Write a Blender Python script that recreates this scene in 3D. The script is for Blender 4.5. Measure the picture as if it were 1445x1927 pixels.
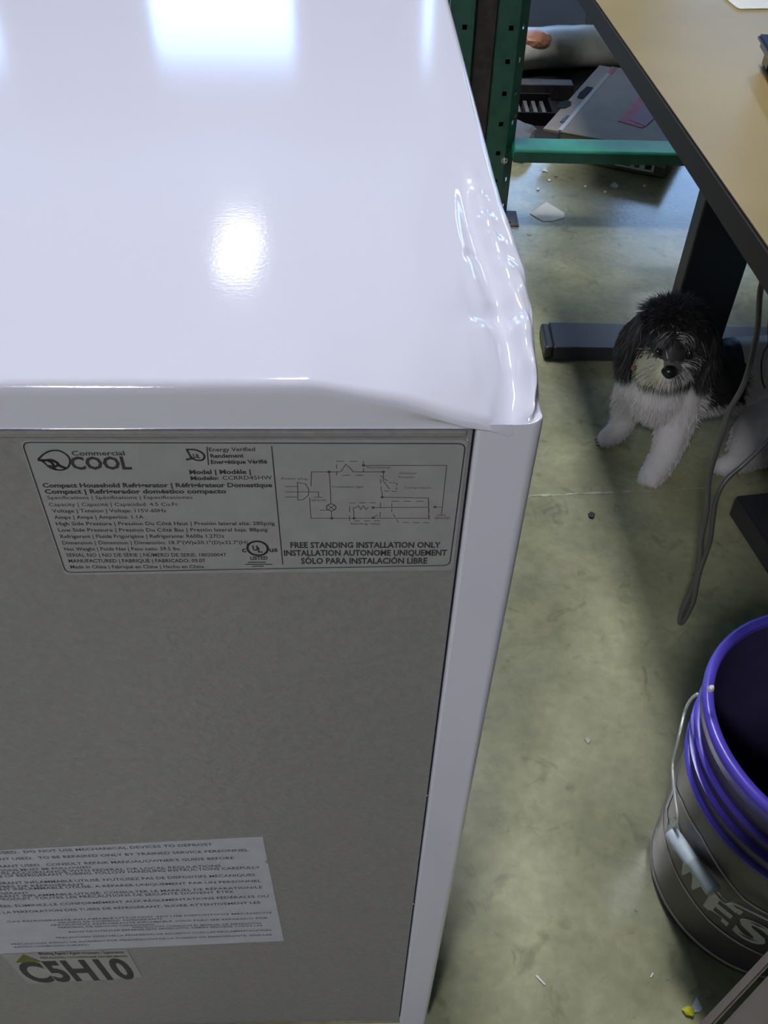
import bpy, bmesh, math, random
import numpy as np
from math import pi, sin, cos, radians, degrees, atan2, sqrt
from mathutils import Vector, Matrix, noise
from mathutils.bvhtree import BVHTree

for o in list(bpy.data.objects): bpy.data.objects.remove(o)
S = bpy.context.scene
COL = S.collection
rnd = random.Random(7)

# ------------------------------------------------------------------ camera
W_, H_ = 1445.0, 1927.0
FPX = 1650.0
CX, CY = 722.5, 963.5
PITCH = atan2(FPX, 1700.0); ROLL = radians(-1.2)
CAM = np.array([0, 0, 1.07])
cf = np.array([0, cos(PITCH), -sin(PITCH)])
_r = np.array([1.0, 0, 0]); _d = np.cross(cf, _r)
cr = cos(ROLL) * _r + sin(ROLL) * _d
cd = -sin(ROLL) * _r + cos(ROLL) * _d
cam_data = bpy.data.cameras.new('camera')
cam_data.sensor_fit = 'HORIZONTAL'; cam_data.sensor_width = 36.0
cam_data.lens = 36.0 * FPX / W_
cam_data.clip_start = 0.02; cam_data.clip_end = 60
cam = bpy.data.objects.new('camera', cam_data); COL.objects.link(cam)
M = Matrix.Identity(4)
for i in range(3):
    M[i][0] = cr[i]; M[i][1] = -cd[i]; M[i][2] = -cf[i]; M[i][3] = CAM[i]
cam.matrix_world = M
S.camera = cam

# ------------------------------------------------------------------ world, lights, exposure
world = bpy.data.worlds.new('world'); S.world = world; world.use_nodes = True
world.node_tree.nodes['Background'].inputs[0].default_value = (0.75, 0.87, 1.0, 1)
world.node_tree.nodes['Background'].inputs[1].default_value = 1.0
S.view_settings.view_transform = 'Standard'; S.view_settings.look = 'None'
S.view_settings.gamma = 1.0; S.view_settings.exposure = 0.0
S.view_settings.use_curve_mapping = False
TROFFER_STRENGTH = 104.0; SMALL_STRENGTH = 11.0; MID_STRENGTH = 14.0
CEIL = 4.0
# (x, y) of ceiling troffers, 0.6 x 1.2 m
TROFFERS = [(-0.20, 2.4, 1), (-1.35, -3.0, 1), (-1.15, 6.2, 0), (2.95, 8.0, 2)]   # x, y, 1 = full size; second is an added rear fill lamp
# windows of the far wall (x0, x1)
WINDOWS = [(-5.15, -3.66), (-2.30, -0.89), (0.23, 1.64), (2.42, 4.16)]
WIN_Z = (1.0, 3.42)
FARY = 9.0
SKY = (0.33, 0.57, 1.0); SKY_STRENGTH = 5.2

# ------------------------------------------------------------------ helpers
def ray(px, py): return cf + cr * (px - CX) / FPX + cd * (py - CY) / FPX
def at(px, py, z):
    v = ray(px, py); return Vector(CAM + v * (z - CAM[2]) / v[2])
def aty(px, py, y):
    v = ray(px, py); return Vector(CAM + v * (y - CAM[1]) / v[1])

def srgb(r, g, b):
    f = lambda c: (c / 255 / 12.92) if c / 255 <= 0.04045 else ((c / 255 + 0.055) / 1.055) ** 2.4
    return (f(r), f(g), f(b), 1)

def mat(name, col, rough=0.5, metal=0.0, noise_amt=0.0, nscale=40, bump=0.0, bscale=200, spec=0.5, emit=None, estr=0, coat=0.0, col2=None):
    m = bpy.data.materials.new(name); m.use_nodes = True
    nt = m.node_tree; b = nt.nodes['Principled BSDF']
    c = tuple(col) if len(col) == 4 else (*col, 1)
    b.inputs['Base Color'].default_value = c
    b.inputs['Roughness'].default_value = rough; b.inputs['Metallic'].default_value = metal
    b.inputs['Specular IOR Level'].default_value = spec
    b.inputs['Coat Weight'].default_value = coat
    tc = nt.nodes.new('ShaderNodeTexCoord')
    if noise_amt > 0 or col2:
        n = nt.nodes.new('ShaderNodeTexNoise'); n.inputs['Scale'].default_value = nscale; n.inputs['Detail'].default_value = 5
        nt.links.new(tc.outputs['Object'], n.inputs['Vector'])
        r = nt.nodes.new('ShaderNodeValToRGB')
        k = noise_amt
        a = col2 if col2 else tuple(x * (1 - k) for x in c[:3])
        r.color_ramp.elements[0].position = 0.35; r.color_ramp.elements[1].position = 0.65
        r.color_ramp.elements[0].color = (*a[:3], 1)
        r.color_ramp.elements[1].color = tuple(min(1, x * (1 + k)) for x in c[:3]) + (1,)
        nt.links.new(n.outputs['Fac'], r.inputs[0]); nt.links.new(r.outputs[0], b.inputs['Base Color'])
    if bump > 0:
        n2 = nt.nodes.new('ShaderNodeTexNoise'); n2.inputs['Scale'].default_value = bscale; n2.inputs['Detail'].default_value = 3
        nt.links.new(tc.outputs['Object'], n2.inputs['Vector'])
        bp = nt.nodes.new('ShaderNodeBump'); bp.inputs['Strength'].default_value = bump; bp.inputs['Distance'].default_value = 0.001
        nt.links.new(n2.outputs['Fac'], bp.inputs['Height']); nt.links.new(bp.outputs[0], b.inputs['Normal'])
    if emit:
        b.inputs['Emission Color'].default_value = (*emit[:3], 1); b.inputs['Emission Strength'].default_value = estr
    return m

def obj(name, bm, m=None, parent=None, smooth=False):
    me = bpy.data.meshes.new(name)
    if isinstance(bm, tuple):
        me.from_pydata(*bm)
    else:
        bm.to_mesh(me); bm.free()
    if m:
        for mm in (m if isinstance(m, (list, tuple)) else [m]): me.materials.append(mm)
    if smooth:
        for p in me.polygons: p.use_smooth = True
    o = bpy.data.objects.new(name, me); COL.objects.link(o)
    if parent: o.parent = parent
    return o

def thing(name, label, cat, loc=(0, 0, 0), group=None, rotz=0):
    o = bpy.data.objects.new(name, None); COL.objects.link(o); o.empty_display_size = 0.05
    o.location = loc; o.rotation_euler = (0, 0, rotz)
    o['label'] = label; o['category'] = cat
    if group: o['group'] = group
    return o
def tag(o, label, cat, group=None):
    o['label'] = label; o['category'] = cat
    if group: o['group'] = group
    return o
def struct(o): o['kind'] = 'structure'; return o

def box(bm, x0, x1, y0, y1, z0, z1, bev=0.0, mtx=None):
    r = bmesh.ops.create_cube(bm, size=1.0)
    vs = r['verts']
    for v in vs:
        v.co = Vector(((x0 + x1) / 2 + v.co.x * (x1 - x0), (y0 + y1) / 2 + v.co.y * (y1 - y0), (z0 + z1) / 2 + v.co.z * (z1 - z0)))
    if bev > 0:
        es = list({e for v in vs for e in v.link_edges})
        rr = bmesh.ops.bevel(bm, geom=es, offset=bev, segments=2, affect='EDGES', profile=0.5)
        vs = list({v for f in rr['faces'] for v in f.verts} | {v for v in vs if v.is_valid})
    if mtx is not None:
        for v in vs: v.co = mtx @ v.co
    return vs
def B(*a, **k):
    bm = bmesh.new(); box(bm, *a, **k); return bm

def tube(bm, pts, r, n=8, cap=True):
    pts = [Vector(p) for p in pts]; rings = []
    rr = r if isinstance(r, (list, tuple)) else [r] * len(pts)
    up = Vector((0.13, 0.21, 0.97)).normalized()
    for i, p in enumerate(pts):
        t = (pts[min(i + 1, len(pts) - 1)] - pts[max(i - 1, 0)]).normalized()
        a = t.cross(up)
        if a.length < 1e-3: a = t.cross(Vector((1, 0, 0)))
        a.normalize(); b = t.cross(a).normalized(); up = b if abs(b.dot(up)) > 0.01 and b.dot(up) > 0 else -b
        b = up; a = t.cross(b).normalized()
        rings.append([bm.verts.new(p + (a * cos(2 * pi * k / n) + b * sin(2 * pi * k / n)) * rr[i]) for k in range(n)])
    for i in range(len(rings) - 1):
        for k in range(n):
            try: bm.faces.new((rings[i][k], rings[i][(k + 1) % n], rings[i + 1][(k + 1) % n], rings[i + 1][k]))
            except ValueError: pass
    if cap:
        bm.faces.new(rings[0][::-1]); bm.faces.new(rings[-1])
def catmull(P, n=6):
    P = [Vector(p) for p in P]; out = []
    for i in range(len(P) - 1):
        p0 = P[max(i - 1, 0)]; p1 = P[i]; p2 = P[i + 1]; p3 = P[min(i + 2, len(P) - 1)]
        for k in range(n):
            t = k / n
            out.append(0.5 * ((2 * p1) + (p2 - p0) * t + (2 * p0 - 5 * p1 + 4 * p2 - p3) * t * t + (3 * p1 - p0 - 3 * p2 + p3) * t ** 3))
    out.append(P[-1]); return out
def lathe(bm, prof, n=64, c=(0, 0)):
    rings = [[bm.verts.new((c[0] + r * cos(2 * pi * k / n), c[1] + r * sin(2 * pi * k / n), z)) for k in range(n)] for r, z in prof]
    for i in range(len(rings) - 1):
        for k in range(n): bm.faces.new((rings[i][k], rings[i][(k + 1) % n], rings[i + 1][(k + 1) % n], rings[i + 1][k]))
    return rings
def prism(bm, poly, d):
    """poly: list of Vector (planar); d: Vector thickness"""
    a = [bm.verts.new(p) for p in poly]; b = [bm.verts.new(Vector(p) + d) for p in poly]
    n = len(a)
    bm.faces.new(a); bm.faces.new(b[::-1])
    for i in range(n): bm.faces.new((a[i], b[i], b[(i + 1) % n], a[(i + 1) % n]))
def smoothstep(a, b, x):
    t = max(0, min(1, (x - a) / (b - a))); return t * t * (3 - 2 * t)

_txt = {}
def text_geo(s, bold=0.0, res=2):
    k = (s, bold, res)
    if k in _txt: return _txt[k]
    cu = bpy.data.curves.new('t', 'FONT'); cu.body = s; cu.size = 1.0; cu.offset = bold; cu.resolution_u = res
    cu.fill_mode = 'FRONT'
    ob = bpy.data.objects.new('t', cu); COL.objects.link(ob)
    dg = bpy.context.evaluated_depsgraph_get(); dg.update()
    me = bpy.data.meshes.new_from_object(ob.evaluated_get(dg))
    vs = [(v.co.x, v.co.y) for v in me.vertices]; fs = [tuple(p.vertices) for p in me.polygons]
    bpy.data.objects.remove(ob); bpy.data.curves.remove(cu); bpy.data.meshes.remove(me)
    _txt[k] = (vs, fs); return vs, fs
CAPH = None
class Geo:
    def __init__(s): s.v = []; s.f = []
    def add(s, vs, fs):
        n = len(s.v); s.v += [tuple(v) for v in vs]; s.f += [tuple(i + n for i in f) for f in fs]
    def text(s, body, A, Bp, up, bold=0.0, slant=0.0, res=2, fn=None):
        global CAPH
        if CAPH is None: CAPH = max(y for x, y in text_geo('H')[0])
        vs, fs = text_geo(body, bold, res)
        x0 = min(x for x, y in vs); x1 = max(x for x, y in vs); w = x1 - x0
        out = []
        for x, y in vs:
            u = (x - x0) / w; v = y / CAPH
            out.append(fn(u, v) if fn else A + (Bp - A) * u + up * v)
        s.add(out, fs)
    def line(s, P, w, nrm, closed=False):
        P = [Vector(p) for p in P]
        n = len(P); rng = range(n if closed else n - 1)
        for i in rng:
            a, b = P[i], P[(i + 1) % n]; t = (b - a)
            if t.length < 1e-9: continue
            t.normalize(); q = t.cross(nrm).normalized() * w / 2; e = t * w * 0.4
            s.add([a - q - e, b - q + e, b + q + e, a + q - e], [(0, 1, 2, 3)])
    def obj(s, name, m, parent=None): return obj(name, (s.v, [], s.f), m, parent)

# ------------------------------------------------------------------ materials
MT = {}
def floor_material():
    m = bpy.data.materials.new('concrete'); m.use_nodes = True; nt = m.node_tree; N = nt.nodes; L = nt.links
    b = N['Principled BSDF']; tc = N.new('ShaderNodeTexCoord')
    def nz(sc, det=6, dist=0.0, rough=0.6):
        n = N.new('ShaderNodeTexNoise'); n.inputs['Scale'].default_value = sc; n.inputs['Detail'].default_value = det
        n.inputs['Distortion'].default_value = dist; n.inputs['Roughness'].default_value = rough
        L.new(tc.outputs['Object'], n.inputs['Vector']); return n
    def ramp(src, p0, c0, p1, c1):
        r = N.new('ShaderNodeValToRGB'); r.color_ramp.elements[0].position = p0; r.color_ramp.elements[1].position = p1
        r.color_ramp.elements[0].color = c0; r.color_ramp.elements[1].color = c1; L.new(src, r.inputs[0]); return r
    a = ramp(nz(7, 7, 0.6).outputs['Fac'], 0.35, (0.29, 0.293, 0.185, 1), 0.68, (0.42, 0.422, 0.270, 1))
    c = ramp(nz(2.6, 4, 0.3).outputs['Fac'], 0.4, (0.80, 0.80, 0.84, 1), 0.62, (1.05, 1.05, 1.0, 1))
    e = ramp(nz(60, 4).outputs['Fac'], 0.3, (0.88, 0.88, 0.88, 1), 0.7, (1.08, 1.08, 1.08, 1))
    g = ramp(nz(22, 3, 1.0).outputs['Fac'], 0.28, (0.72, 0.72, 0.72, 1), 0.42, (1, 1, 1, 1))
    prev = a.outputs[0]
    for x in (c, e, g):
        mx = N.new('ShaderNodeMix'); mx.data_type = 'RGBA'; mx.blend_type = 'MULTIPLY'; mx.inputs[0].default_value = 1
        L.new(prev, mx.inputs[6]); L.new(x.outputs[0], mx.inputs[7]); prev = mx.outputs[2]
    L.new(prev, b.inputs['Base Color'])
    rr = N.new('ShaderNodeMapRange'); rr.inputs[3].default_value = 0.13; rr.inputs[4].default_value = 0.24
    L.new(nz(5, 4).outputs['Fac'], rr.inputs[0]); L.new(rr.outputs[0], b.inputs['Roughness'])
    b.inputs['Specular IOR Level'].default_value = 0.5
    bp = N.new('ShaderNodeBump'); bp.inputs['Strength'].default_value = 0.25; bp.inputs['Distance'].default_value = 0.001
    L.new(nz(90, 3).outputs['Fac'], bp.inputs['Height']); L.new(bp.outputs[0], b.inputs['Normal'])
    return m
MT['floor'] = floor_material()
MT['wall'] = mat('wall_paint', (0.17, 0.17, 0.17), 0.7, noise_amt=0.05, nscale=3)
MT['ceil'] = mat('ceiling_paint', (0.5, 0.5, 0.5), 0.8, noise_amt=0.04, nscale=3)
MT['frame'] = mat('window_frame_metal', (0.3, 0.3, 0.32), 0.4, 0.5)
MT['enamel'] = mat('white_enamel', (0.71, 0.715, 0.85), 0.09, bump=0.035, bscale=450, spec=0.6)
MT['panel'] = mat('grey_panel_steel', (0.25, 0.243, 0.252), 0.42, 0.0, noise_amt=0.06, nscale=260, bump=0.7, bscale=190)
MT['gap'] = mat('dark_gap', (0.03, 0.03, 0.035), 0.7)
MT['label'] = mat('silver_label', (0.32, 0.32, 0.34), 0.38, noise_amt=0.05, nscale=60, bump=0.1, bscale=90)
MT['paperlabel'] = mat('pale_label', (0.47, 0.475, 0.56), 0.45, noise_amt=0.05, nscale=60, bump=0.1, bscale=90)
MT['ink'] = mat('black_ink', (0.035, 0.035, 0.038), 0.6)
MT['inkgrey'] = mat('grey_ink', (0.10, 0.10, 0.105), 0.6)
MT['inkblue'] = mat('dark_blue_ink', (0.10, 0.10, 0.14), 0.6)
MT['olive'] = mat('olive_warning_ink', (0.13, 0.125, 0.03), 0.6)
MT['chip'] = mat('white_chip', (0.75, 0.75, 0.78), 0.6)
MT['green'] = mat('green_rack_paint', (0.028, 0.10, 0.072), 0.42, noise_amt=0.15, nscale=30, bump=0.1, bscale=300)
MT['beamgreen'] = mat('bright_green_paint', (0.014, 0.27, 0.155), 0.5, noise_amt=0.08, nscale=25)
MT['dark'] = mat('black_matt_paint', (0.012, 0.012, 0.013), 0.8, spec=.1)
MT['rust'] = mat('dark_brown_steel', (0.045, 0.035, 0.035), 0.6, noise_amt=0.3, nscale=50)
MT['black'] = mat('black_powder_coat', (0.026, 0.026, 0.028), 0.38, bump=0.1, bscale=600)
MT['blackgloss'] = mat('charcoal_powder_coat', (0.035, 0.035, 0.042), 0.30, bump=0.1, bscale=600)
MT['maple'] = mat('maple_laminate', (0.275, 0.21, 0.088), 0.36, noise_amt=0.05, nscale=9, bump=0.05, bscale=500)
MT['edgeband'] = mat('dark_edge_band', (0.024, 0.020, 0.018), 0.6, bump=0.1, bscale=500, spec=.2)
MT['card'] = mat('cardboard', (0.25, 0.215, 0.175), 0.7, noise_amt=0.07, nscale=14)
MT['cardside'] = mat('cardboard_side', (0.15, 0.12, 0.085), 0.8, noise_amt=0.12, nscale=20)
MT['tape'] = mat('clear_tape', (0.40, 0.38, 0.34), 0.25)
MT['pink'] = mat('pink_print', (0.45, 0.08, 0.14), 0.7, noise_amt=0.1, nscale=40)
MT['red'] = mat('red_print', (0.38, 0.06, 0.05), 0.7)
MT['white'] = mat('white_paper', (0.62, 0.63, 0.60), 0.6, noise_amt=0.04, nscale=50)
MT['poly'] = mat('cloudy_plastic_sheet', (0.50, 0.50, 0.45), 0.35, noise_amt=0.22, nscale=14, bump=0.5, bscale=30)
MT['orange'] = mat('orange_sticker', (0.60, 0.27, 0.16), 0.4, noise_amt=0.1, nscale=40)
MT['steel'] = mat('bright_zinc', (0.7, 0.7, 0.7), 0.25, 1.0, bump=0.2, bscale=300)
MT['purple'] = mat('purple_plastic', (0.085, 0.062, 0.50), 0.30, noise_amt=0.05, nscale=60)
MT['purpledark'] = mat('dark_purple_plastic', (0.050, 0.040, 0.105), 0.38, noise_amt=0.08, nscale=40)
MT['pail'] = mat('charcoal_pail_plastic', (0.075, 0.068, 0.080), 0.34, noise_amt=0.06, nscale=60)
MT['print'] = mat('grey_print', (0.52, 0.52, 0.56), 0.4)
MT['printline'] = mat('mauve_print', (0.46, 0.41, 0.45), 0.4)
MT['grip'] = mat('pale_grip_plastic', (0.52, 0.60, 0.66), 0.42)
MT['wire'] = mat('galvanised_wire', (0.62, 0.63, 0.62), 0.35, 0.45)
MT['cord'] = mat('grey_cord_rubber', (0.10, 0.095, 0.095), 0.35)
MT['thincord'] = mat('black_thin_cord', (0.015, 0.015, 0.015), 0.4)
MT['yellow'] = mat('yellow_plastic', (0.55, 0.55, 0.01), 0.5)
MT['bluewhite'] = mat('pale_blue_scrap', (0.55, 0.62, 0.72), 0.6, noise_amt=0.12, nscale=300)
MT['slate'] = mat('grey_brown_laminate', (0.075, 0.064, 0.058), 0.5, noise_amt=0.06, nscale=60)
MT['device'] = mat('blue_black_glass', (0.02, 0.045, 0.11), 0.12, coat=0.5)
MT['devedge'] = mat('pale_device_edge', (0.35, 0.36, 0.34), 0.4)
MT['mat'] = mat('dark_sheet', (0.022, 0.021, 0.023), 0.9, noise_amt=0.2, nscale=8)
MT['greybag'] = mat('grey_plastic', (0.10, 0.095, 0.095), 0.6, noise_amt=0.15, nscale=15)
MT['wood'] = mat('rack_deck_board', (0.25, 0.2, 0.14), 0.7, noise_amt=0.2, nscale=10)
MT['pebble'] = mat('dark_grit', (0.04, 0.035, 0.03), 0.8)
MT['grout'] = mat('pale_grout', (0.42, 0.40, 0.31), 0.8, noise_amt=0.3, nscale=60)
MT['lightcover'] = mat('troffer_diffuser', (0.9, 0.9, 0.9), 0.5, emit=(0.97, 0.97, 1.0), estr=TROFFER_STRENGTH)
MT['lightcover_small'] = mat('small_troffer_diffuser', (0.9, 0.9, 0.9), 0.5, emit=(0.97, 0.97, 1.0), estr=SMALL_STRENGTH)
MT['lightcover_mid'] = mat('mid_troffer_diffuser', (0.9, 0.9, 0.9), 0.5, emit=(0.97, 0.97, 1.0), estr=MID_STRENGTH)
MT['lighttrim'] = mat('troffer_trim', (0.7, 0.7, 0.7), 0.5)
MT['daylight'] = mat('bright_daylight_glass', (0.3, 0.35, 0.4), 0.3, emit=SKY, estr=SKY_STRENGTH)

# ------------------------------------------------------------------ the room
X0, X1, Y0 = -6.5, 6.5, -4.5
o = obj('floor', B(X0, X1, Y0, FARY, -0.10, 0.0), MT['floor']); struct(o); FLOOR = o
struct(obj('ceiling', B(X0, X1, Y0, FARY, CEIL, CEIL + 0.1), MT['ceil']))
struct(obj('wall_left', B(X0 - 0.1, X0, Y0, FARY, 0, CEIL), MT['wall']))
struct(obj('wall_right', B(X1, X1 + 0.1, Y0, FARY, 0, CEIL), MT['wall']))
struct(obj('wall_near', B(X0, X1, Y0 - 0.1, Y0, 0, CEIL), MT['wall']))
bm = bmesh.new()
xs = [X0] + [v for w in WINDOWS for v in w] + [X1]
for i in range(0, len(xs), 2): box(bm, xs[i], xs[i + 1], FARY, FARY + 0.15, 0, CEIL)
for w in WINDOWS:
    box(bm, w[0], w[1], FARY, FARY + 0.15, 0, WIN_Z[0]); box(bm, w[0], w[1], FARY, FARY + 0.15, WIN_Z[1], CEIL)
struct(obj('wall_far', bm, MT['wall']))
for i, w in enumerate(WINDOWS):
    f = bmesh.new(); t = 0.05
    box(f, w[0], w[0] + t, FARY - 0.01, FARY + 0.1, *WIN_Z); box(f, w[1] - t, w[1], FARY - 0.01, FARY + 0.1, *WIN_Z)
    box(f, w[0] + t, w[1] - t, FARY - 0.01, FARY + 0.1, WIN_Z[0], WIN_Z[0] + t); box(f, w[0] + t, w[1] - t, FARY - 0.01, FARY + 0.1, WIN_Z[1] - t, WIN_Z[1])
    fr = struct(obj('window_%d' % (i + 1), f, MT['frame']))
    obj('pane', B(w[0] + t, w[1] - t, FARY + 0.03, FARY + 0.04, WIN_Z[0] + t, WIN_Z[1] - t), MT['daylight'], fr)
# pale grout-filled crack across the slab
g = Geo(); P = []
px = 985.0
while px < 1340:
    y = 934 - (px - 985) * 0.045 + rnd.uniform(-1.2, 1.2)
    P.append(at(px, y, 0.0006)); px += rnd.uniform(5, 11)
for i in range(len(P) - 1):
    w = rnd.uniform(0.0006, 0.0034) * (0.5 if P[i].x > 0.47 else 1); t = (P[i + 1] - P[i]).normalized(); q = t.cross(Vector((0, 0, 1))) * w
    g.add([P[i] - q, P[i + 1] - q, P[i + 1] + q, P[i] + q], [(0, 1, 2, 3)])
o = g.obj('crack_filler', MT['grout'], FLOOR)

for i, (x, y, big) in enumerate(TROFFERS):
    hw, hl = (.20, .60) if big else (.17, .40)
    lab = ['troffer light above the fridge and rack', 'fill light added near the rear wall to brighten the fridge back', 'troffer light mirrored as a glow in the fridge top', 'troffer light near the right hand windows'][i]
    t = thing('ceiling_light', 'white rectangular ' + lab, 'ceiling light', (x, y, CEIL - 0.1), 'ceiling troffer lights')
    f = bmesh.new()
    box(f, -hw, -hw + .03, -hl, hl, 0, 0.1); box(f, hw - .03, hw, -hl, hl, 0, 0.1)
    box(f, -hw + .03, hw - .03, -hl, -hl + .03, 0, 0.1); box(f, -hw + .03, hw - .03, hl - .03, hl, 0, 0.1)
    obj('light_frame', f, MT['lighttrim'], t)
    obj('diffuser', B(-hw + .03, hw - .03, -hl + .03, hl - .03, 0.005, 0.02), MT[('lightcover_small', 'lightcover', 'lightcover_mid')[big]], t)

# ------------------------------------------------------------------ the refrigerator
FTH = radians(2.0)
KS = 0.955
FO = Vector((0.0676, 0.3065 * KS, 0))      # outer back right corner
FW, FD, FH = 0.49, 0.60, 1.07 - (1.07 - 0.85) * KS
ex = Vector((cos(FTH), sin(FTH), 0)); ey = Vector((-sin(FTH), cos(FTH), 0))
fridge = thing('refrigerator', 'white compact refrigerator with a dented corner, its grey back panel facing the viewer', 'refrigerator', FO, rotz=FTH)
def lean(z): return -0.0112 * (1 - z / FH)
def fp(px, py, yl=0.0):
    """photo pixel -> fridge local coordinates on the plane local y = yl"""
    v = Vector(ray(px, py)); c = Vector(CAM) - FO
    s = (yl - c.dot(ey)) / v.dot(ey); p = c + v * s
    return Vector((p.dot(ex), yl, p.z))
R_ = 0.0055
BX, BT, BB = 0.0284, 1.07 - (1.07 - 0.8262) * KS, 0.03   # border width, panel top, panel bottom
def coords(segs):
    out = []
    for a, b, n in segs: out += [a + (b - a) * i / n for i in range(n)]
    out.append(segs[-1][1]); return out
XC = coords([(-FW, -FW + .012, 6), (-FW + .012, -FW + BX, 2), (-FW + BX, -.16, 14), (-.16, -BX, 62), (-BX, -.012, 9), (-.012, -.0055, 4), (-.0055, 0, 9)])
YC = coords([(0, .0055, 9), (.0055, .012, 4), (.012, .24, 110), (.24, FD - .012, 16), (FD - .012, FD, 5)])
ZC = coords([(0, BB, 3), (BB, .70, 13), (.70, BT, 40), (BT, FH - .012, 7), (FH - .012, FH - .0055, 4), (FH - .0055, FH, 9)])
def top_xy(px, py):
    p = at(px, py, FH) - FO; return (p.dot(ex), p.dot(ey))
ARC = [top_xy(*q) for q in ((884, 462), (876, 480), (874, 505), (882, 535), (895, 560), (915, 580))]
DINGS = [(*top_xy(912, 585), .0032, .0006), (*top_xy(896, 598), .0050, .0009), (*top_xy(938, 610), .0030, .0007), (*top_xy(918, 540), .0040, .0008), (*top_xy(932, 560), .010, -.0022)]
FOLD = [top_xy(*q) for q in ((946, 800), (966, 786), (1003, 764))]
def segd(x, y, a, b):
    dx, dy = b[0] - a[0], b[1] - a[1]; t = max(0, min(1, ((x - a[0]) * dx + (y - a[1]) * dy) / (dx * dx + dy * dy)))
    return sqrt((x - a[0] - dx * t) ** 2 + (y - a[1] - dy * t) ** 2)
def dent(p, q0):
    """crumple the corner; p rounded position, q0 position on the sharp box"""
    x, y, z = p
    X, Y, Z = q0
    top = smoothstep(FH - 0.10, FH - 0.004, Z)
    # the back top edge folds down towards the corner
    a = smoothstep(-0.125, -0.020, X); a2 = max(0, min(1, (X + .100) / .084)) ** 1.15 * (1 - .55 * smoothstep(-.014, 0, X))
    fall = math.exp(-(Y / 0.034) ** 1.35)
    dz = -0.0185 * a2 * fall
    # lip pushed out over the back panel by the fold
    dy = -0.0035 * math.exp(-((X + 0.03) / 0.03) ** 2) * smoothstep(FH - 0.03, FH - 0.005, Z) * math.exp(-Y / 0.02)
    # right side edge pushed in and down over a long stretch, with a bulge outwards
    e = smoothstep(-0.055, -0.004, X)
    long = math.exp(-((Y - 0.045) / 0.10) ** 2)
    dz += -0.0060 * e * long
    dx = 0.0042 * math.exp(-((Y - 0.105) / 0.055) ** 2) * smoothstep(-0.03, 0, X) * smoothstep(FH - 0.16, FH - 0.02, Z)
    # valley that runs along the right edge and its raised ridge
    vx = -0.0165 + 0.010 * smoothstep(0.16, 0.0, Y) - 0.004 * smoothstep(0.0, .03, Y)
    amp = smoothstep(0.235, 0.13, Y) * smoothstep(0.004, 0.03, Y) * (top if Z < FH else 1)
    dz += -0.0042 * math.exp(-((X - vx) / 0.0045) ** 2) * amp
    dz += 0.0026 * math.exp(-((X - vx - 0.008) / 0.004) ** 2) * amp * (0.7 + 0.3 * sin(Y * 260))
    # small round dings beside the valley
    if Z > FH - .001 and X > -.09 and Y < .2:
        for cx, cy, r, d in DINGS: dz += d * math.exp(-((X - cx) ** 2 + (Y - cy) ** 2) / r ** 2)
        m = min(segd(X, Y, ARC[i], ARC[i + 1]) for i in range(len(ARC) - 1))
        dz -= .0007 * math.exp(-(m / .0028) ** 2)
    if Z > FH - .012 and X > -.03 and Y < .03:
        m = min(segd(X, Y, FOLD[i], FOLD[i + 1]) for i in range(2))
        dz -= .0019 * math.exp(-(m / .0016) ** 2) * smoothstep(-.03, -.02, X) * .8
    # fine wrinkles
    if X > -0.11 and Y < 0.24 and Z > FH - 0.09:
        n = noise.noise(Vector((X * 55, Y * 30, Z * 30)))
        n2 = noise.noise(Vector((X * 240 + 9, Y * 60 + 30 * X, Z * 100)))
        wgt = (a * math.exp(-(Y / 0.05)) + 0.8 * e * long) * top
        dz += (0.0014 * n + 0.0004 * n2 * e) * wgt
        dx += 0.0009 * n2 * wgt * e; dy += 0.0008 * n * wgt * a * math.exp(-Y / .02)
    # crushed tip of the corner
    bl = smoothstep(0, .03, Y); lo = BT * (1 - bl) + (FH - .05) * bl
    kz = smoothstep(lo + .0003, FH - .001, Z); dz *= kz; dx *= kz; dy *= kz
    tip = math.exp(-((X / 0.016) ** 2 + (Y / 0.016) ** 2 + ((Z - FH) / 0.022) ** 2))
    tip *= smoothstep(BT, FH - .004, Z)
    dx -= 0.0030 * tip; dy += 0.0035 * tip; dz -= 0.0028 * tip
    return Vector((x + dx + lean(z), y + dy, z + dz))
def round_pt(q):
    r = R_
    c = Vector((min(max(q[0], -FW + r), -r), min(max(q[1], r), FD - r), min(q[2], FH - r)))
    v = Vector(q) - c
    if v.length < 1e-9: return Vector(q)
    return c + v.normalized() * min(v.length, r) if v.length > 1e-6 else Vector(q)
vid = {}; vv = []; ff = []
def V(x, y, z):
    k = (round(x, 6), round(y, 6), round(z, 6))
    if k not in vid:
        vid[k] = len(vv); vv.append(tuple(dent(round_pt(k), k)))
    return vid[k]
for i in range(len(XC) - 1):
    for j in range(len(YC) - 1): ff.append((V(XC[i], YC[j], FH), V(XC[i + 1], YC[j], FH), V(XC[i + 1], YC[j + 1], FH), V(XC[i], YC[j + 1], FH)))
for j in range(len(YC) - 1):
    for k in range(len(ZC) - 1):
        ff.append((V(0, YC[j], ZC[k]), V(0, YC[j + 1], ZC[k]), V(0, YC[j + 1], ZC[k + 1]), V(0, YC[j], ZC[k + 1])))
        ff.append((V(-FW, YC[j + 1], ZC[k]), V(-FW, YC[j], ZC[k]), V(-FW, YC[j], ZC[k + 1]), V(-FW, YC[j + 1], ZC[k + 1])))
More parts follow.
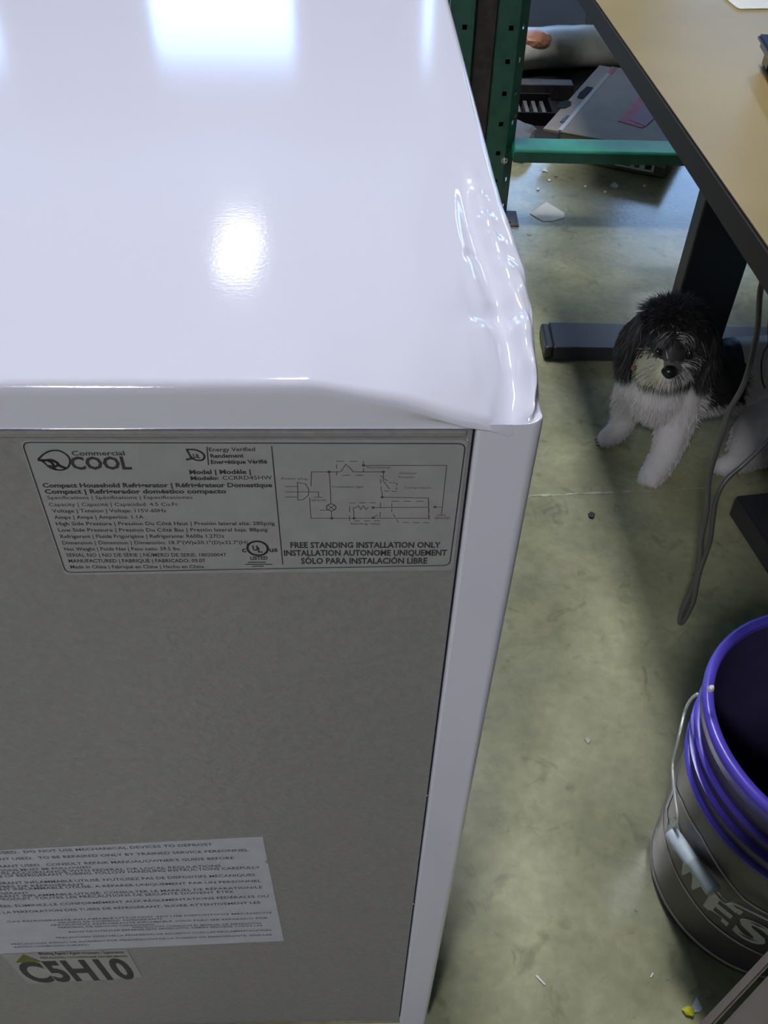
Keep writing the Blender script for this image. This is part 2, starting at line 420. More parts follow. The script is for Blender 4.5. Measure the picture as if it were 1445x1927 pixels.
for i in range(len(XC) - 1):
    for k in range(len(ZC) - 1):
        xm = (XC[i] + XC[i + 1]) / 2; zm = (ZC[k] + ZC[k + 1]) / 2
        if -FW + BX < xm < -BX and BB < zm < BT: continue
        ff.append((V(XC[i], 0, ZC[k]), V(XC[i + 1], 0, ZC[k]), V(XC[i + 1], 0, ZC[k + 1]), V(XC[i], 0, ZC[k + 1])))
    for k in range(len(ZC) - 1):
        ff.append((V(XC[i + 1], FD, ZC[k]), V(XC[i], FD, ZC[k]), V(XC[i], FD, ZC[k + 1]), V(XC[i + 1], FD, ZC[k + 1])))
# return lip of the sheet metal into the panel opening
lipd = 0.006
def lip(a, b):
    n = len(vv); A = Vector(vv[V(*a)]); Bq = Vector(vv[V(*b)]); vv.append(tuple(A + Vector((0, lipd, 0)))); vv.append(tuple(Bq + Vector((0, lipd, 0))))
    ff.append((V(*a), V(*b), n + 1, n))
xr = [x for x in XC if -FW + BX - 1e-6 <= x <= -BX + 1e-6]; zr = [z for z in ZC if BB - 1e-6 <= z <= BT + 1e-6]
for a, b in zip(xr, xr[1:]): lip((a, 0, BT), (b, 0, BT))
for a, b in zip(zr, zr[1:]): lip((-BX, 0, a), (-BX, 0, b)); lip((-FW + BX, 0, b), (-FW + BX, 0, a))
cab = obj('cabinet_shell', (vv, [], ff), MT['enamel'], fridge, True)
# dark seam plate, then the back panel with a raised top rib
def leanbox(x0, x1, y0, y1, z0, z1, n=1, bev=0):
    bm = B(x0, x1, y0, y1, z0, z1, bev=bev)
    for v in bm.verts: v.co.x += lean(v.co.z)
    return bm
obj('seam_gap', leanbox(-FW + BX - .001, -BX + .001, 0.006, 0.008, BB, BT + .001), MT['gap'], fridge)
PY = 0.0022
bm = bmesh.new()
g_ = 0.0014
box(bm, -FW + BX + g_, -BX - g_, PY, 0.0058, BB + g_, BT - g_ * 1.2, bev=0.001)
box(bm, -FW + BX + .003, -BX - .004, PY - .0011, PY + .001, BT - .0060, BT - .0022, bev=0.001)
for v in bm.verts: v.co.x += lean(v.co.z)
panel = obj('back_panel', bm, MT['panel'], fridge)
for v in panel.data.polygons: v.use_smooth = False
# white chips along the panel edge
for i, (px, py, w) in enumerate(((804, 1497, 5), (778, 1701, 5), (797, 1681, 6), (636, 1862, 9), (632, 1878, 8), (880, 828, 4))):
    p = fp(px, py, PY - 0.0006)
    bm = bmesh.new(); bmesh.ops.create_icosphere(bm, subdivisions=1, radius=1)
    for v in bm.verts: v.co = p + Vector((v.co.x * w * .00009, v.co.y * .0004, v.co.z * w * .0001))
    obj('paint_chip', bm, MT['chip'], fridge)
# -- rating label
NB = Vector((0, -1, 0))
LY = PY - 0.0004
def poly_px(pts, y): return [fp(a, b, y) for a, b in pts]
def rounded(pts, r, n=5):
    out = []; N = len(pts)
    for i in range(N):
        p = pts[i]; a = (pts[i - 1] - p); b = (pts[(i + 1) % N] - p)
        ra = min(r, a.length / 2); A = p + a.normalized() * ra; Bq = p + b.normalized() * ra
        for k in range(n + 1):
            t = k / n; out.append(A * (1 - t) ** 2 + p * 2 * t * (1 - t) + Bq * t * t)
    return out
bm = bmesh.new(); prism(bm, rounded(poly_px([(36, 829), (881, 828), (852, 1073), (122, 1082)], LY), .003), Vector((0, .0004, 0)))
rating = obj('rating_label', bm, MT['label'], fridge); rating['label'] = 'silver rating label with black multilingual print and a wiring diagram'
TY = LY - 0.00015
def q4(X, Y): return (30 + X / 2.833, 810 + Y / 2.833)
def q5(X, Y): return (500 + X / 3.524, 810 + Y / 3.524)
def tline(g, s, a, b, cap, bold=0.0, y=TY, yoff=0.0):
    """baseline from pixel a to pixel b, cap height in pixel rows"""
    A = fp(a[0], a[1], y); Bq = fp(b[0], b[1], y)
    top = fp(a[0], a[1] - cap, y); h = abs(top.z - A.z)
    t = (Bq - A).normalized(); up = NB.cross(t).normalized()
    if up.z < 0: up = -up
    g.text(s, A, Bq, up * h, bold=bold)
g = Geo()
fr = rounded(poly_px([q4(32, 64), (876, 835), (846, 1064), q4(265, 758)], TY), .0035)
g.line(fr, 0.00055, NB, True)
g.line([fp(511, 840, TY), fp(532, 1062, TY)], 0.0005, NB)
rows = [("Commercial", 300, 580, 134, 24, .012), ("COOL", 300, 620, 207, 64, .03)]
for s, x0, x1, yb, c, bo in rows: tline(g, s, q4(x0, yb), q4(x1, yb - 1), c / 2.833, bo)
for s, x0, x1, yb, c, bo in (
    ("Energy Verified", 1030, 1275, 112, 20, .01), ("Rendement", 1038, 1215, 146, 20, .03), ("Energétique Vérifié", 1040, 1340, 178, 20, .03),
    ("Model | Modèle |", 926, 1252, 233, 22, .03), ("Modelo:", 932, 1082, 265, 20, .03), ("CCRRD45HW", 1102, 1365, 263, 20, .0),
    ("Compact Household Refrigerator | Réfrigérateur Domestique", 145, 1367, 304, 22, .03),
    ("Compact | Refrigerador doméstico compacto", 156, 1122, 337, 22, .03),
    ("Specifications | Spécifications | Especificaciones", 170, 942, 367, 18, .0),
    ("Capacity | Capacité | Capacidad: 4.5 Cu.Ft.", 178, 870, 404, 18, .0),
    ("Voltage | Tension | Voltaje: 115V-60Hz", 195, 803, 438, 18, .008),
    ("Amps | Amps | Amperios: 1.1A", 207, 682, 472, 18, .008),
    ("High Side Pressure | Pression Du Côté Haut | Presión lateral alta: 285psig", 216, 1380, 506, 18, .01),
    ("Low Side Pressure | Pression Du Côté Bas | Presión lateral baja: 88psig", 228, 1342, 540, 18, .01),
    ("Refrigerant | Fluide Frigorigène | Refrigerante: R600a 1.27Oz", 240, 1112, 574, 18, .01),
    ("Dimension | Dimension | Dimensión: 18.7\"(W)x20.1\"(D)x32.7\"(H)", 250, 1237, 608, 18, .008),
    ("Net Weight | Poids Net | Peso neto: 59.5 lbs.", 260, 880, 641, 17, .01),
    ("SERIAL NO | NO DE SÉRIE | NÚMERO DE SERIE: 180200047", 272, 1122, 674, 18, .006),
    ("MANUFACTURED | FABRIQUÉ | FABRICADO: 09.07", 283, 1010, 705, 18, .01),
    ("Made in China | Fabriqué en Chine | Hecho en China", 293, 1003, 736, 17, .01),
    ("c", 1207, 1230, 650, 26, .03), ("us", 1352, 1396, 648, 24, .03), ("LISTED", 1250, 1343, 690, 17, .03)):
    tline(g, s, q4(x0, yb), q4(x1, yb - 2), c / 2.833 * 1.0, bo)
for s, x0, x1, yb in (("FREE STANDING INSTALLATION ONLY", 165, 1158, 779), ("INSTALLATION AUTONOME UNIQUEMENT", 122, 1200, 831), ("SÓLO PARA INSTALACIÓN LIBRE", 235, 1070, 884)):
    tline(g, s, q5(x0, yb), q5(x1, yb - 2), 36 / 3.524, .03)
# safety mark: ring with two letters
c0 = fp(*q4(1288, 629), TY); rx = (fp(*q4(1342, 629), TY) - c0).length; rz = abs(fp(*q4(1288, 666), TY).z - c0.z)
g.line([c0 + Vector((rx * cos(a), 0, rz * sin(a))) for a in np.linspace(0, 2 * pi, 33)[:-1]], .0011, NB, True)
tline(g, "U", q4(1262, 640), q4(1290, 640), 9, .04); tline(g, "L", q4(1290, 650), q4(1316, 650), 9, .04)
for yb, a, b in ((703, 1240, 1330), (714, 1225, 1365), (724, 1262, 1318)): g.line([fp(*q4(a, yb), TY), fp(*q4(b, yb), TY)], .0006, NB)
# bear emblem beside the maker's name: oval outline with a head profile
def P4(L): return [fp(*q4(a, b), TY) for a, b in L]
g.line(catmull(P4([(120, 152), (150, 125), (190, 108), (235, 110), (275, 135), (288, 165), (278, 195), (250, 210), (215, 210), (180, 198), (150, 172), (120, 152)]), 4), .0008, NB)
g.line(catmull(P4([(122, 158), (150, 160), (185, 158), (215, 170), (232, 188), (262, 200)]), 4), .0013, NB)
g.line(catmull(P4([(165, 160), (190, 172), (205, 192), (222, 186)]), 4), .0011, NB)
g.line(catmull(P4([(178, 188), (196, 196), (212, 206)]), 4), .0009, NB)
# energy mark: leaf shape
g.line(catmull(P4([(910, 102), (950, 103), (985, 115), (1005, 138), (992, 158), (960, 158), (932, 140), (910, 102)]), 4), .0008, NB)
tline(g, "UL", q4(945, 146), q4(982, 148), 7, .04)
g.line(P4([(1018, 88), (1026, 182)]), .0005, NB); g.line(P4([(912, 155), (935, 150)]), .0012, NB)
g.obj('lettering', MT['ink'], rating)
# wiring diagram
g = Geo()
def P5(L): return [fp(*q5(a, b), TY) for a, b in L]
for L in ([(300, 368), (302, 275), (470, 275)], [(470, 275), (500, 272), (530, 225), (560, 250), (580, 275), (780, 275)], [(648, 232), (1200, 232), (1165, 560)], [(420, 275), (428, 380), (432, 488)], [(435, 535), (437, 583)],
          [(290, 448), (300, 583), (1080, 583), (1078, 448), (772, 443)], [(780, 275), (780, 335), (820, 388)], [(772, 443), (772, 405)], [(585, 583), (582, 512), (600, 512), (615, 500), (630, 525), (648, 500), (665, 525), (680, 508)],
          [(712, 512), (1075, 510)], [(130, 372), (212, 372)], [(130, 408), (350, 408), (350, 440)], [(130, 442), (212, 442)], [(210, 345), (212, 462), (248, 460), (282, 430), (285, 390), (262, 355), (210, 345)], [(322, 443), (375, 443)], [(1140, 562), (1190, 562)],
          [(360, 530), (410, 528)], [(1120, 508), (1165, 510)], [(712, 578), (740, 560)]):
    g.line(P5(L), .00038, NB)
for L in ([(470, 205), (648, 205), (648, 298), (470, 298)], [(555, 480), (760, 480), (757, 600), (555, 600)], [(835, 470), (1080, 470), (1085, 612), (880, 610), (835, 540)], [(760, 300), (820, 345), (870, 350), (865, 405), (765, 400)]):
    P = P5(L); n = len(P)
    for i in range(n):
        a, b = P[i], P[(i + 1) % n]; k = max(2, int((b - a).length / .0045))
        for j in range(k): g.line([a.lerp(b, j / k), a.lerp(b, (j + .55) / k)], .00036, NB)
for X, Y in ((420, 275), (648, 232), (780, 275), (772, 443), (437, 583), (585, 583), (712, 512), (712, 580), (1122, 508)):
    c = fp(*q5(X, Y), TY); g.add([c + Vector((.0008 * cos(a), 0, .0008 * sin(a))) for a in np.linspace(0, 2 * pi, 9)[:-1]], [tuple(range(8))])
c = fp(*q5(434, 511), TY); g.line([c + Vector((.0022 * cos(a), 0, .0022 * sin(a))) for a in np.linspace(0, 2 * pi, 17)[:-1]], .0005, NB, True)
g.line([c + Vector((-.0015, 0, -.0015)), c + Vector((.0015, 0, .0015))], .0004, NB); g.line([c + Vector((-.0015, 0, .0015)), c + Vector((.0015, 0, -.0015))], .0004, NB)
for s, a, b, yb in (("Power plug", 105, 275, 326), ("Compressor light", 438, 648, 380), ("Thermostat", 660, 828, 252), ("Overload", 885, 998, 290), ("Protector", 880, 990, 316), ("Compressor", 918, 1098, 386), ("GROUND", 302, 402, 470), ("GROUND", 1118, 1220, 588), ("Starting relay", 562, 760, 625)):
    tline(g, s, q5(a, yb), q5(b, yb), 14 / 3.524, .0)
g.obj('wiring_diagram', MT['inkgrey'], rating)
# -- refrigerant warning label, slightly askew
def q6(X, Y): return (X / 2.58, 1560 + Y / 2.58)
WY = PY - 0.0004
wl = poly_px([(-330, 1618), q6(1276, 40), q6(1297, 150), q6(1285, 160), q6(1302, 168), q6(1378, 543), (-290, 1808)], WY)
bm = bmesh.new(); prism(bm, wl, Vector((0, .0004, 0)))
warn = obj('warning_label', bm, MT['paperlabel'], fridge); warn['label'] = 'pale blue-grey warning label with rows of capitals and a nicked right edge'
g = Geo(); WT = WY - .00015
def wline(s, x1, y1, xw0, yleft, cap, bold=.01):
    # right end of baseline at (x1,y1); the row crosses the photo's left border at yleft (crop units); xw0 = visible character count
    n = len(s); A = (x1 - (x1) * n / xw0)
    sl = (y1 - yleft) / x1
    tline(g, s, q6(A, yleft + sl * A), q6(x1, y1), cap * .82 / 2.58, bold, y=WT)
for a in ((("CAUTION: RISK OF FIRE. FLAMMABLE REFRIGERANT USED.  DO NOT USE MECHANICAL DEVICES TO DEFROST"), 1034, 80, 48, 122, 14),
          (("CAUTION: FLAMMABLE REFRIGERANT USED.  TO BE REPAIRED ONLY BY TRAINED SERVICE PERSONNEL"), 1208, 108, 57, 153, 14),
          (("CAUTION: FLAMMABLE REFRIGERANT USED.  CONSULT REPAIR MANUAL/OWNER'S GUIDE BEFORE"), 1137, 146, 54, 188, 14),
          ("ALL SAFETY PRECAUTIONS MUST BE FOLLOWED", 446, 190, 22, 208, 12),
          (("CAUTION: DISPOSE OF PROPERLY IN ACCORDANCE WITH FEDERAL OR LOCAL REGULATIONS"), 1073, 184, 49, 222, 13),
          (("PUNCTURE OF REFRIGERANT TUBING. FOLLOW HANDLING INSTRUCTIONS CAREFULLY"), 1265, 192, 62, 236, 14),
          (("ATTENTION: RÉFRIGÉRANT INFLAMMABLE UTILISÉ. N'UTILISEZ PAS DE DISPOSITIFS MÉCANIQUES"), 1240, 228, 66, 270, 14),
          ("LES TUBES DE RÉFRIGÉRANT", 412, 274, 19, 286, 12),
          (("ATTENTION: RÉFRIGÉRANT INFLAMMABLE UTILISÉ. A RÉPARER UNIQUEMENT PAR UN PERSONNEL"), 1270, 257, 61, 300, 13),
          ("RÉFRIGÉRANT", 142, 315, 7, 318, 11),
          (("ATTENTION: RÉFRIGÉRANT INFLAMMABLE UTILISÉ. CONSULTER LE MANUEL DE RÉPARATION/LE"), 1275, 288, 62, 334, 13),
          (("CE PRODUIT. TOUTES LES PRÉCAUTIONS DE SÉCURITÉ DOIVENT ÊTRE"), 1135, 310, 56, 348, 13),
          (("FUMIGÉES. ÉLIMINEZ-LE CONFORMÉMENT AUX RÉGLEMENTATIONS FÉDÉRALES OU"), 1306, 331, 62, 382, 13),
          (("DÛ À LA PERFORATION DES TUBES DE RÉFRIGÉRANT. SUIVRE ATTENTIVEMENT LES"), 1265, 362, 66, 412, 13)):
    wline(*a)
small = [("GAS REFRIGERANTE INFLAMABLE UTILIZADO. NO USE DISPOSITIVOS MECÁNICOS", 1320, 410, 70, 456), ("PELIGRO DE INCENDIO. REFRIGERANTE", 790, 440, 52, 470),
         ("PRECAUCIÓN: REFRIGERANTE INFLAMABLE. SÓLO PARA SER REPARADO POR", 1300, 436, 78, 480), ("PERSONAL DE SERVICIO CAPACITADO", 750, 468, 50, 492), ("PRECAUCIÓN: CONSULTE EL MANUAL DE REPARACIÓN", 1266, 461, 90, 504),
         ("ANTES DE INTENTAR REPARAR ESTE PRODUCTO. DEBEN SEGUIRSE TODAS LAS", 1275, 472, 88, 516), ("PRECAUCIÓN: DESECHE LA PROPIEDAD DE ACUERDO CON LAS REGLAMENTACIONES", 1318, 494, 86, 543), ("PRECAUCIÓN: RIESGO DE INCENDIO POR PERFORACIÓN DE LA TUBERÍA DE REFRIGERANTE. SIGA LAS", 1320, 517, 90, 566), ("INSTRUCCIONES CON CUIDADO", 435, 566, 30, 580)]
for s, x1, y1, n, yl in small: wline(s, x1, y1, n, yl, 9, .004)
g.obj('lettering', MT['inkblue'], warn)
# -- formula label
fl = poly_px([q6(8, 612), q6(618, 588), q6(692, 720), q6(138, 752)], WY)
bm = bmesh.new(); prism(bm, fl, Vector((0, .0004, 0)))
form = obj('formula_label', bm, MT['label'], fridge); form['label'] = 'small grey label printed C5H10 with an olive warning triangle'
g = Geo()
A = fp(*q6(150, 744), WT); Bq = fp(*q6(668, 724), WT); T = fp(*q6(100, 650), WT)
upv = Vector((0, 0, 0)); t = (Bq - A)
for s, x0, x1 in (("C", 100, 255), ("5", 238, 352), ("H", 330, 502), ("1", 470, 570), ("0", 560, 665)):
    pass
up = Vector((-(t.z), 0, t.x)).normalized() * abs(fp(*q6(150, 744), WT).z - fp(*q6(150, 652), WT).z)
g.text("C5H10", A, Bq, up, bold=.035, res=4)
for s, x0, x1, yb, c in (("Blowing Agent / Agent moussant / Espumante:", 192, 606, 612, 13), ("PRECAUCIÓN: CYCLOPENTANE GAS ESPUMANTE", 200, 620, 630, 8)):
    tline(g, s, q6(x0, yb), q6(x1, yb - 8), c / 2.58, .012, y=WT)
g.obj('lettering', MT['ink'], form)
g = Geo(); tr = poly_px([q6(74, 650), q6(112, 609), q6(205, 645)], WT); g.add(tr, [(0, 1, 2)]); g.obj('warning_triangle', MT['olive'], form)

# feet of the refrigerator
for x in (-FW + .05, -.05):
    for y in (.05, FD - .05):
        bm = bmesh.new(); lathe(bm, [(0.001, -0.0), (.018, 0), (.018, .006), (.008, .008), (.008, .03)], 16, (x, y)); obj('foot', bm, MT['black'], fridge)
for v in cab.data.vertices:
    if v.co.z < .02: v.co.z = .02 + v.co.z * .1

# ------------------------------------------------------------------ pallet rack
RY = 2.23; RX = .276
rack = thing('pallet_rack', 'green perforated steel rack standing behind the refrigerator', 'rack', (RX, RY, 0))
def post(profile, holes, z1, spacing=0.072, hs=0.0055, z0=0.0):
    """profile: 2-D (x,y) bends in rack-local space; holes: {segment: [fractions]} ; square holes cut through each wall"""
    bm = bmesh.new(); th = 0.0025
    zs = [z0]; z = z0 + 0.035; hz = []
    while z < z1 - .02:
        zs += [z - hs, z + hs]; hz.append((z - hs, z + hs)); z += spacing
    zs.append(z1)
    for si in range(len(profile) - 1):
        a = Vector((*profile[si], 0)); b = Vector((*profile[si + 1], 0)); L = (b - a).length; t = (b - a) / L; nrm = Vector((t.y, -t.x, 0))
        us = [0.0]
        for f in sorted(holes.get(si, [])): us += [f * L - hs, f * L + hs]
        us.append(L)
        def vtx(u, z, k): return a + t * u + Vector((0, 0, z)) - nrm * th * k
        for i in range(len(us) - 1):
            for j in range(len(zs) - 1):
                if i % 2 == 1 and j % 2 == 1:
                    # hole walls
                    c = [(us[i], zs[j]), (us[i + 1], zs[j]), (us[i + 1], zs[j + 1]), (us[i], zs[j + 1])]
                    for k in range(4):
                        p, q = c[k], c[(k + 1) % 4]
                        bm.faces.new([bm.verts.new(vtx(*p, 0)), bm.verts.new(vtx(*q, 0)), bm.verts.new(vtx(*q, 1)), bm.verts.new(vtx(*p, 1))])
                    continue
                if i % 2 == 0 and j < len(zs) - 1 and j % 2 == 0 and j > 0 and False: continue
                for k in (0, 1):
                    f = [bm.verts.new(vtx(us[i], zs[j], k)), bm.verts.new(vtx(us[i + 1], zs[j], k)), bm.verts.new(vtx(us[i + 1], zs[j + 1], k)), bm.verts.new(vtx(us[i], zs[j + 1], k))]
                    bm.faces.new(f if k == 0 else f[::-1])
    return bm
ZT = 2.6
# left column of the pair, then the right one; both face the viewer
for (xc, prof, hol) in ((-0.145, [(-.002, .075), (-.004, .002), (-.002, 0), (.052, 0), (.054, .003), (.054, .07)], {2: [.62]}),
                        (-0.034, [(-.004, .07), (-.004, .003), (-.002, 0), (.046, 0), (.070, .030), (.070, .075)], {2: [.62], 3: [.5]})):
    bm = post([(xc + x, y) for x, y in prof], hol, ZT)
    obj('upright', bm, MT['green'], rack)
obj('gap_strip', B(-.093, -.040, .028, .034, 0, ZT), MT['rust'], rack)  # dark brown strip fills the gap between the two columns
obj('dark_backing', B(-.148, .030, .077, .083, 0, ZT), MT['dark'], rack)  # added black strip stands for the shaded hollow inside the columns
# foot plate with two holes
bm = bmesh.new(); box(bm, .0, .065, -.035, .05, 0, .006, bev=.002); fpz = obj('foot_plate', bm, MT['greybag'], rack)
for dx, dy in ((.022, -.004), (.040, -.022)):
    bm = bmesh.new(); lathe(bm, [(0.0005, .0065), (.0045, .0065), (.005, .0055)], 10, (dx, dy)); obj('bolt_hole', bm, MT['dark'], fpz)
# low green beam: bright top ledge, face shade painted in darker green
bm = bmesh.new(); box(bm, 0, 2.6, -0.030, 0.034, .170, .176)
prismpts = None
bz = bmesh.new()
def beamz(x): return 0
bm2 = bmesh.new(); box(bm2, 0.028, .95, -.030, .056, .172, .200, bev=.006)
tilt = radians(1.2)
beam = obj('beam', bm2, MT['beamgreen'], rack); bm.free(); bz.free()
bm = bmesh.new(); box(bm, 0.030, .95, -.0312, -.030, .170, .1955); obj('beam_face_shade', bm, MT['green'], beam)
# rear columns, side braces and the far upright (mostly out of frame)
for y in (1.0,):
    for xc in (-.145, -.034):
        obj('upright', post([(xc - .004, y + .07), (xc - .002, y), (xc + .05, y), (xc + .052, y + .07)], {}, ZT), MT['green'], rack)
for x in (2.5,):
    for y in (0, 1.0):
        obj('upright', post([(x - .004, y + .07), (x - .002, y), (x + .05, y), (x + .052, y + .07)], {}, ZT), MT['green'], rack)
for y in (-.02, 1.03):
    obj('shelf_beam', B(.03, 2.5, y, y + .05, 1.10, 1.20), MT['beamgreen'], rack)
for i in range(8):
    obj('deck_board', B(.03 + i * .31, .03 + i * .31 + .295, 0.03, 1.03, 1.202, 1.222), MT['wood'], rack)
# bolt at the beam joint, paint chips
def blob(name, m, p, s, parent=None, sub=2, seed=0, rough=.25):
    bm = bmesh.new(); bmesh.ops.create_icosphere(bm, subdivisions=sub, radius=1)
    for v in bm.verts:
        k = 1 + rough * noise.noise(v.co * 1.7 + Vector((seed, seed * .7, 3)))
        v.co = Vector(p) + Vector((v.co.x * s[0] * k, v.co.y * s[1] * k, v.co.z * s[2] * k))
    return obj(name, bm, m, parent)
def rl(p): return Vector(p) - Vector((RX, RY, 0))
b1 = aty(948, 297, RY + .01)
bm = bmesh.new(); bmesh.ops.create_cone(bm, cap_ends=True, segments=6, radius1=.010, radius2=.009, depth=.012)
for v in bm.verts: v.co = Matrix.Rotation(radians(90), 3, 'X') @ v.co + rl(b1) + Vector((0, -.012, 0))
for ang in range(1):
    bmesh.ops.create_uvsphere(bm, u_segments=10, v_segments=6, radius=.006, matrix=Matrix.Translation(rl(b1) + Vector((0, -.018, 0))))
obj('bolt', bm, MT['steel'], rack)
for px, py in ((966, 142), (963, 225), (970, 218), (952, 262)):
    blob('paint_chip', MT['chip'] if py == 142 else MT['greybag'], rl(aty(px, py, RY + .018)), (.0032, .0015, .0048), rack, 1)

# ------------------------------------------------------------------ things behind the rack
def box_on_frame(name, label, cat, corner, u, v, h, tilt_up, m):
    pass
# large flat carton leaning up at its far end
A0 = Vector((.797, 2.512, 0.0045))
dirx = Vector((.449, 2.668, .004)) - A0; CL = dirx.length; dirx.normalize()
HB = 0.075
back_dir = Vector((-dirx.y, dirx.x, 0))
if back_dir.y < 0: back_dir = -back_dir
DL = 0.64
cart = thing('cardboard_carton', 'large flat tan carton with hand holes and pink sticker behind the green beam', 'box', A0)
def cl(u, v, w): # u along left, v backwards, w up
    upn = dirx.cross(back_dir).normalized(); upn = upn if upn.z > 0 else -upn
    return dirx * u * CL + back_dir * v * DL + upn * w
def slab(name, u0, u1, v0, v1, w0, w1, m, parent, bev=0):
    bm = bmesh.new(); P = [bm.verts.new(cl(u, v, w)) for w in (w0, w1) for (u, v) in ((u0, v0), (u1, v0), (u1, v1), (u0, v1))]
    for f in ((3, 2, 1, 0), (4, 5, 6, 7), (0, 1, 5, 4), (1, 2, 6, 5), (2, 3, 7, 6), (3, 0, 4, 7)): bm.faces.new([P[i] for i in f])
    bmesh.ops.recalc_face_normals(bm, faces=bm.faces)
    if bev: bmesh.ops.bevel(bm, geom=list(bm.edges), offset=bev, segments=2, affect='EDGES')
    return obj(name, bm, m, parent)
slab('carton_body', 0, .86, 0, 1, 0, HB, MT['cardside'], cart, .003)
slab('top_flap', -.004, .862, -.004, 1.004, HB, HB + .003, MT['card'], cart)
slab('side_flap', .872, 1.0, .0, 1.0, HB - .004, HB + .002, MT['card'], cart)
slab('tape_seam', .850, .885, 0.01, .99, HB + .0034, HB + .004, MT['tape'], cart)
def tuv(px, py):
    p = at(px, py, HB + .006) - A0; return (p.dot(dirx) / CL, p.dot(back_dir) / DL)
def patch(name, pts, m, w=HB + .0036, parent=None, th=.0008):
    bm = bmesh.new(); prism(bm, [cl(*tuv(*q), w) for q in pts], Vector((0, 0, th))); bmesh.ops.recalc_face_normals(bm, faces=bm.faces)
    return obj(name, bm, m, parent or cart)
patch('hand_hole', [(1086, 184), (1090, 176), (1104, 164), (1116, 166), (1110, 174), (1096, 186)], MT['dark'])
patch('hand_hole', [(1046, 203), (1054, 194), (1066, 189), (1075, 193), (1074, 199), (1062, 205)], MT['dark'])
patch('hand_hole', [(1053, 230), (1066, 218), (1072, 219), (1060, 232)], MT['rust'])
patch('red_mark', [(1143, 138), (1152, 126), (1161, 129), (1151, 141)], MT['red'])
patch('pink_sticker', [(1162, 229), (1208, 177), (1258, 190), (1208, 242)], MT['pink'])
patch('sticker_panel', [(1184, 227), (1222, 184), (1262, 195), (1214, 240)], mat('lilac_print', (.30, .15, .24), .7), HB + .0045)
g_l = slab('shipping_label', .10, .40, -.010, -.005, .012, .062, MT['white'], cart); g_l['label'] = 'white shipping label on the near side'
slab('label_print', .12, .17, -.0115, -.0102, .018, .056, MT['ink'], g_l)
slab('label_print', .21, .25, -.0115, -.0102, .018, .056, MT['greybag'], g_l)
slab('label_print', .28, .37, -.0115, -.0102, .018, .056, MT['greybag'], g_l)
slab('small_label', .02, .09, -.010, -.005, .030, .050, MT['card'], cart)

# cloudy plastic bundle
pl = thing('plastic_roll', 'cloudy white plastic sheet roll with an orange sticker, lying behind the carton', 'plastic roll', Vector((.8, 3.5, .0035)))
a = Vector((.36, 3.43, .0035)); b = Vector((1.3, 3.62, .0035)); P = []; 
base = pl.location.copy()
bm = bmesh.new(); K = 26; n = 20; rings = []
ax = (b - a).normalized(); side = ax.cross(Vector((0, 0, 1))).normalized()
for i in range(K + 1):
    p = a.lerp(b, i / K) - base; rg = []
    for k in range(n):
        an = 2 * pi * k / n
        rr = 1 + .10 * noise.noise(Vector((i * .35, cos(an) * 1.2, sin(an) * 1.2))) 
        rg.append(bm.verts.new(p + side * cos(an) * .115 * rr + Vector((0, 0, max(.0, .066 + .066 * rr * sin(an))))))
    rings.append(rg)
for i in range(K):
    for k in range(n): bm.faces.new((rings[i][k], rings[i][(k + 1) % n], rings[i + 1][(k + 1) % n], rings[i + 1][k]))
bm.faces.new(rings[0][::-1]); bm.faces.new(rings[-1])
obj('sheet', bm, MT['poly'], pl, True)
q = Vector((.50, 3.40, .115)) - base
blob('sticker', MT['orange'], q, (.062, .05, .030), pl, 3, 5, .15)
# dark sheet added to darken the floor behind the rack
t = obj('dark_floor_sheet', B(-.75, .95, 2.80, 4.9, 0, .003), MT['mat']); t.location.x = 1.0; tag(t, 'added dark sheet spread on the floor behind the plastic roll', 'mat')
# pale box in the far gloom
wb = thing('pale_box', 'pale grey box standing at the top edge beyond the desk corner', 'box', at(1114, 68, .012) + Vector((.15, .10, 0)))
obj('box_body', B(-.15, .15, -.10, .10, 0, .26, bev=.004), MT['greybag'], wb)
obj('front_panel', B(-.145, .145, -.104, -.1005, .004, .256), mat('pale_card', (.6, .6, .62), .6, noise_amt=.05), wb)
obj('lid', B(-.153, .153, -.105, .103, .256, .275), MT['greybag'], wb)
# black tray with ribbed insert
c = Vector((.43, 2.97, .003))
tr = thing('black_tray', 'black ribbed plastic tray wedged between the rack upright and the carton', 'tray', c)
bm = bmesh.new(); box(bm, -.15, .09, -.07, .08, 0, .008)
box(bm, -.15, .09, -.07, -.062, .008, .04); box(bm, -.15, .09, .072, .08, .008, .05); box(bm, -.15, -.142, -.062, .072, .008, .04); box(bm, .082, .09, -.062, .072, .008, .04)
obj('tray_body', bm, MT['dark'], tr)
for i in range(8): obj('rib', B(-.135 + i * .027, -.122 + i * .027, -.055, .068, .008, .030, bev=.002), MT['greybag'], tr)
# grey crumpled plastic piece in front of the tray
g0 = Vector((.36, 2.73, 0))
gp = blob('plastic_bag', MT['greybag'], Vector((g0.x, g0.y, .036)), (.07, .11, .032), None, 3, 4, .4); tag(gp, 'grey crumpled plastic bag lying left of the carton behind the green beam', 'bag')
# brown stick shaped board left of carton
bd = obj('wood_block', B(-.11, .11, -.03, .03, 0, .05, bev=.003), MT['rust']); bd.location = (.50, 3.16, .003)
tag(bd, 'dark brown block lying between the black tray and the carton', 'block')

# ------------------------------------------------------------------ desk
desk = thing('desk', 'large desk with maple laminate top, dark edge band and black steel legs', 'desk', (0.29, 1.2, 0))
DZ = .74; TH = .028
def L_(p): return Vector(p) - Vector((0.29, 1.2, 0))
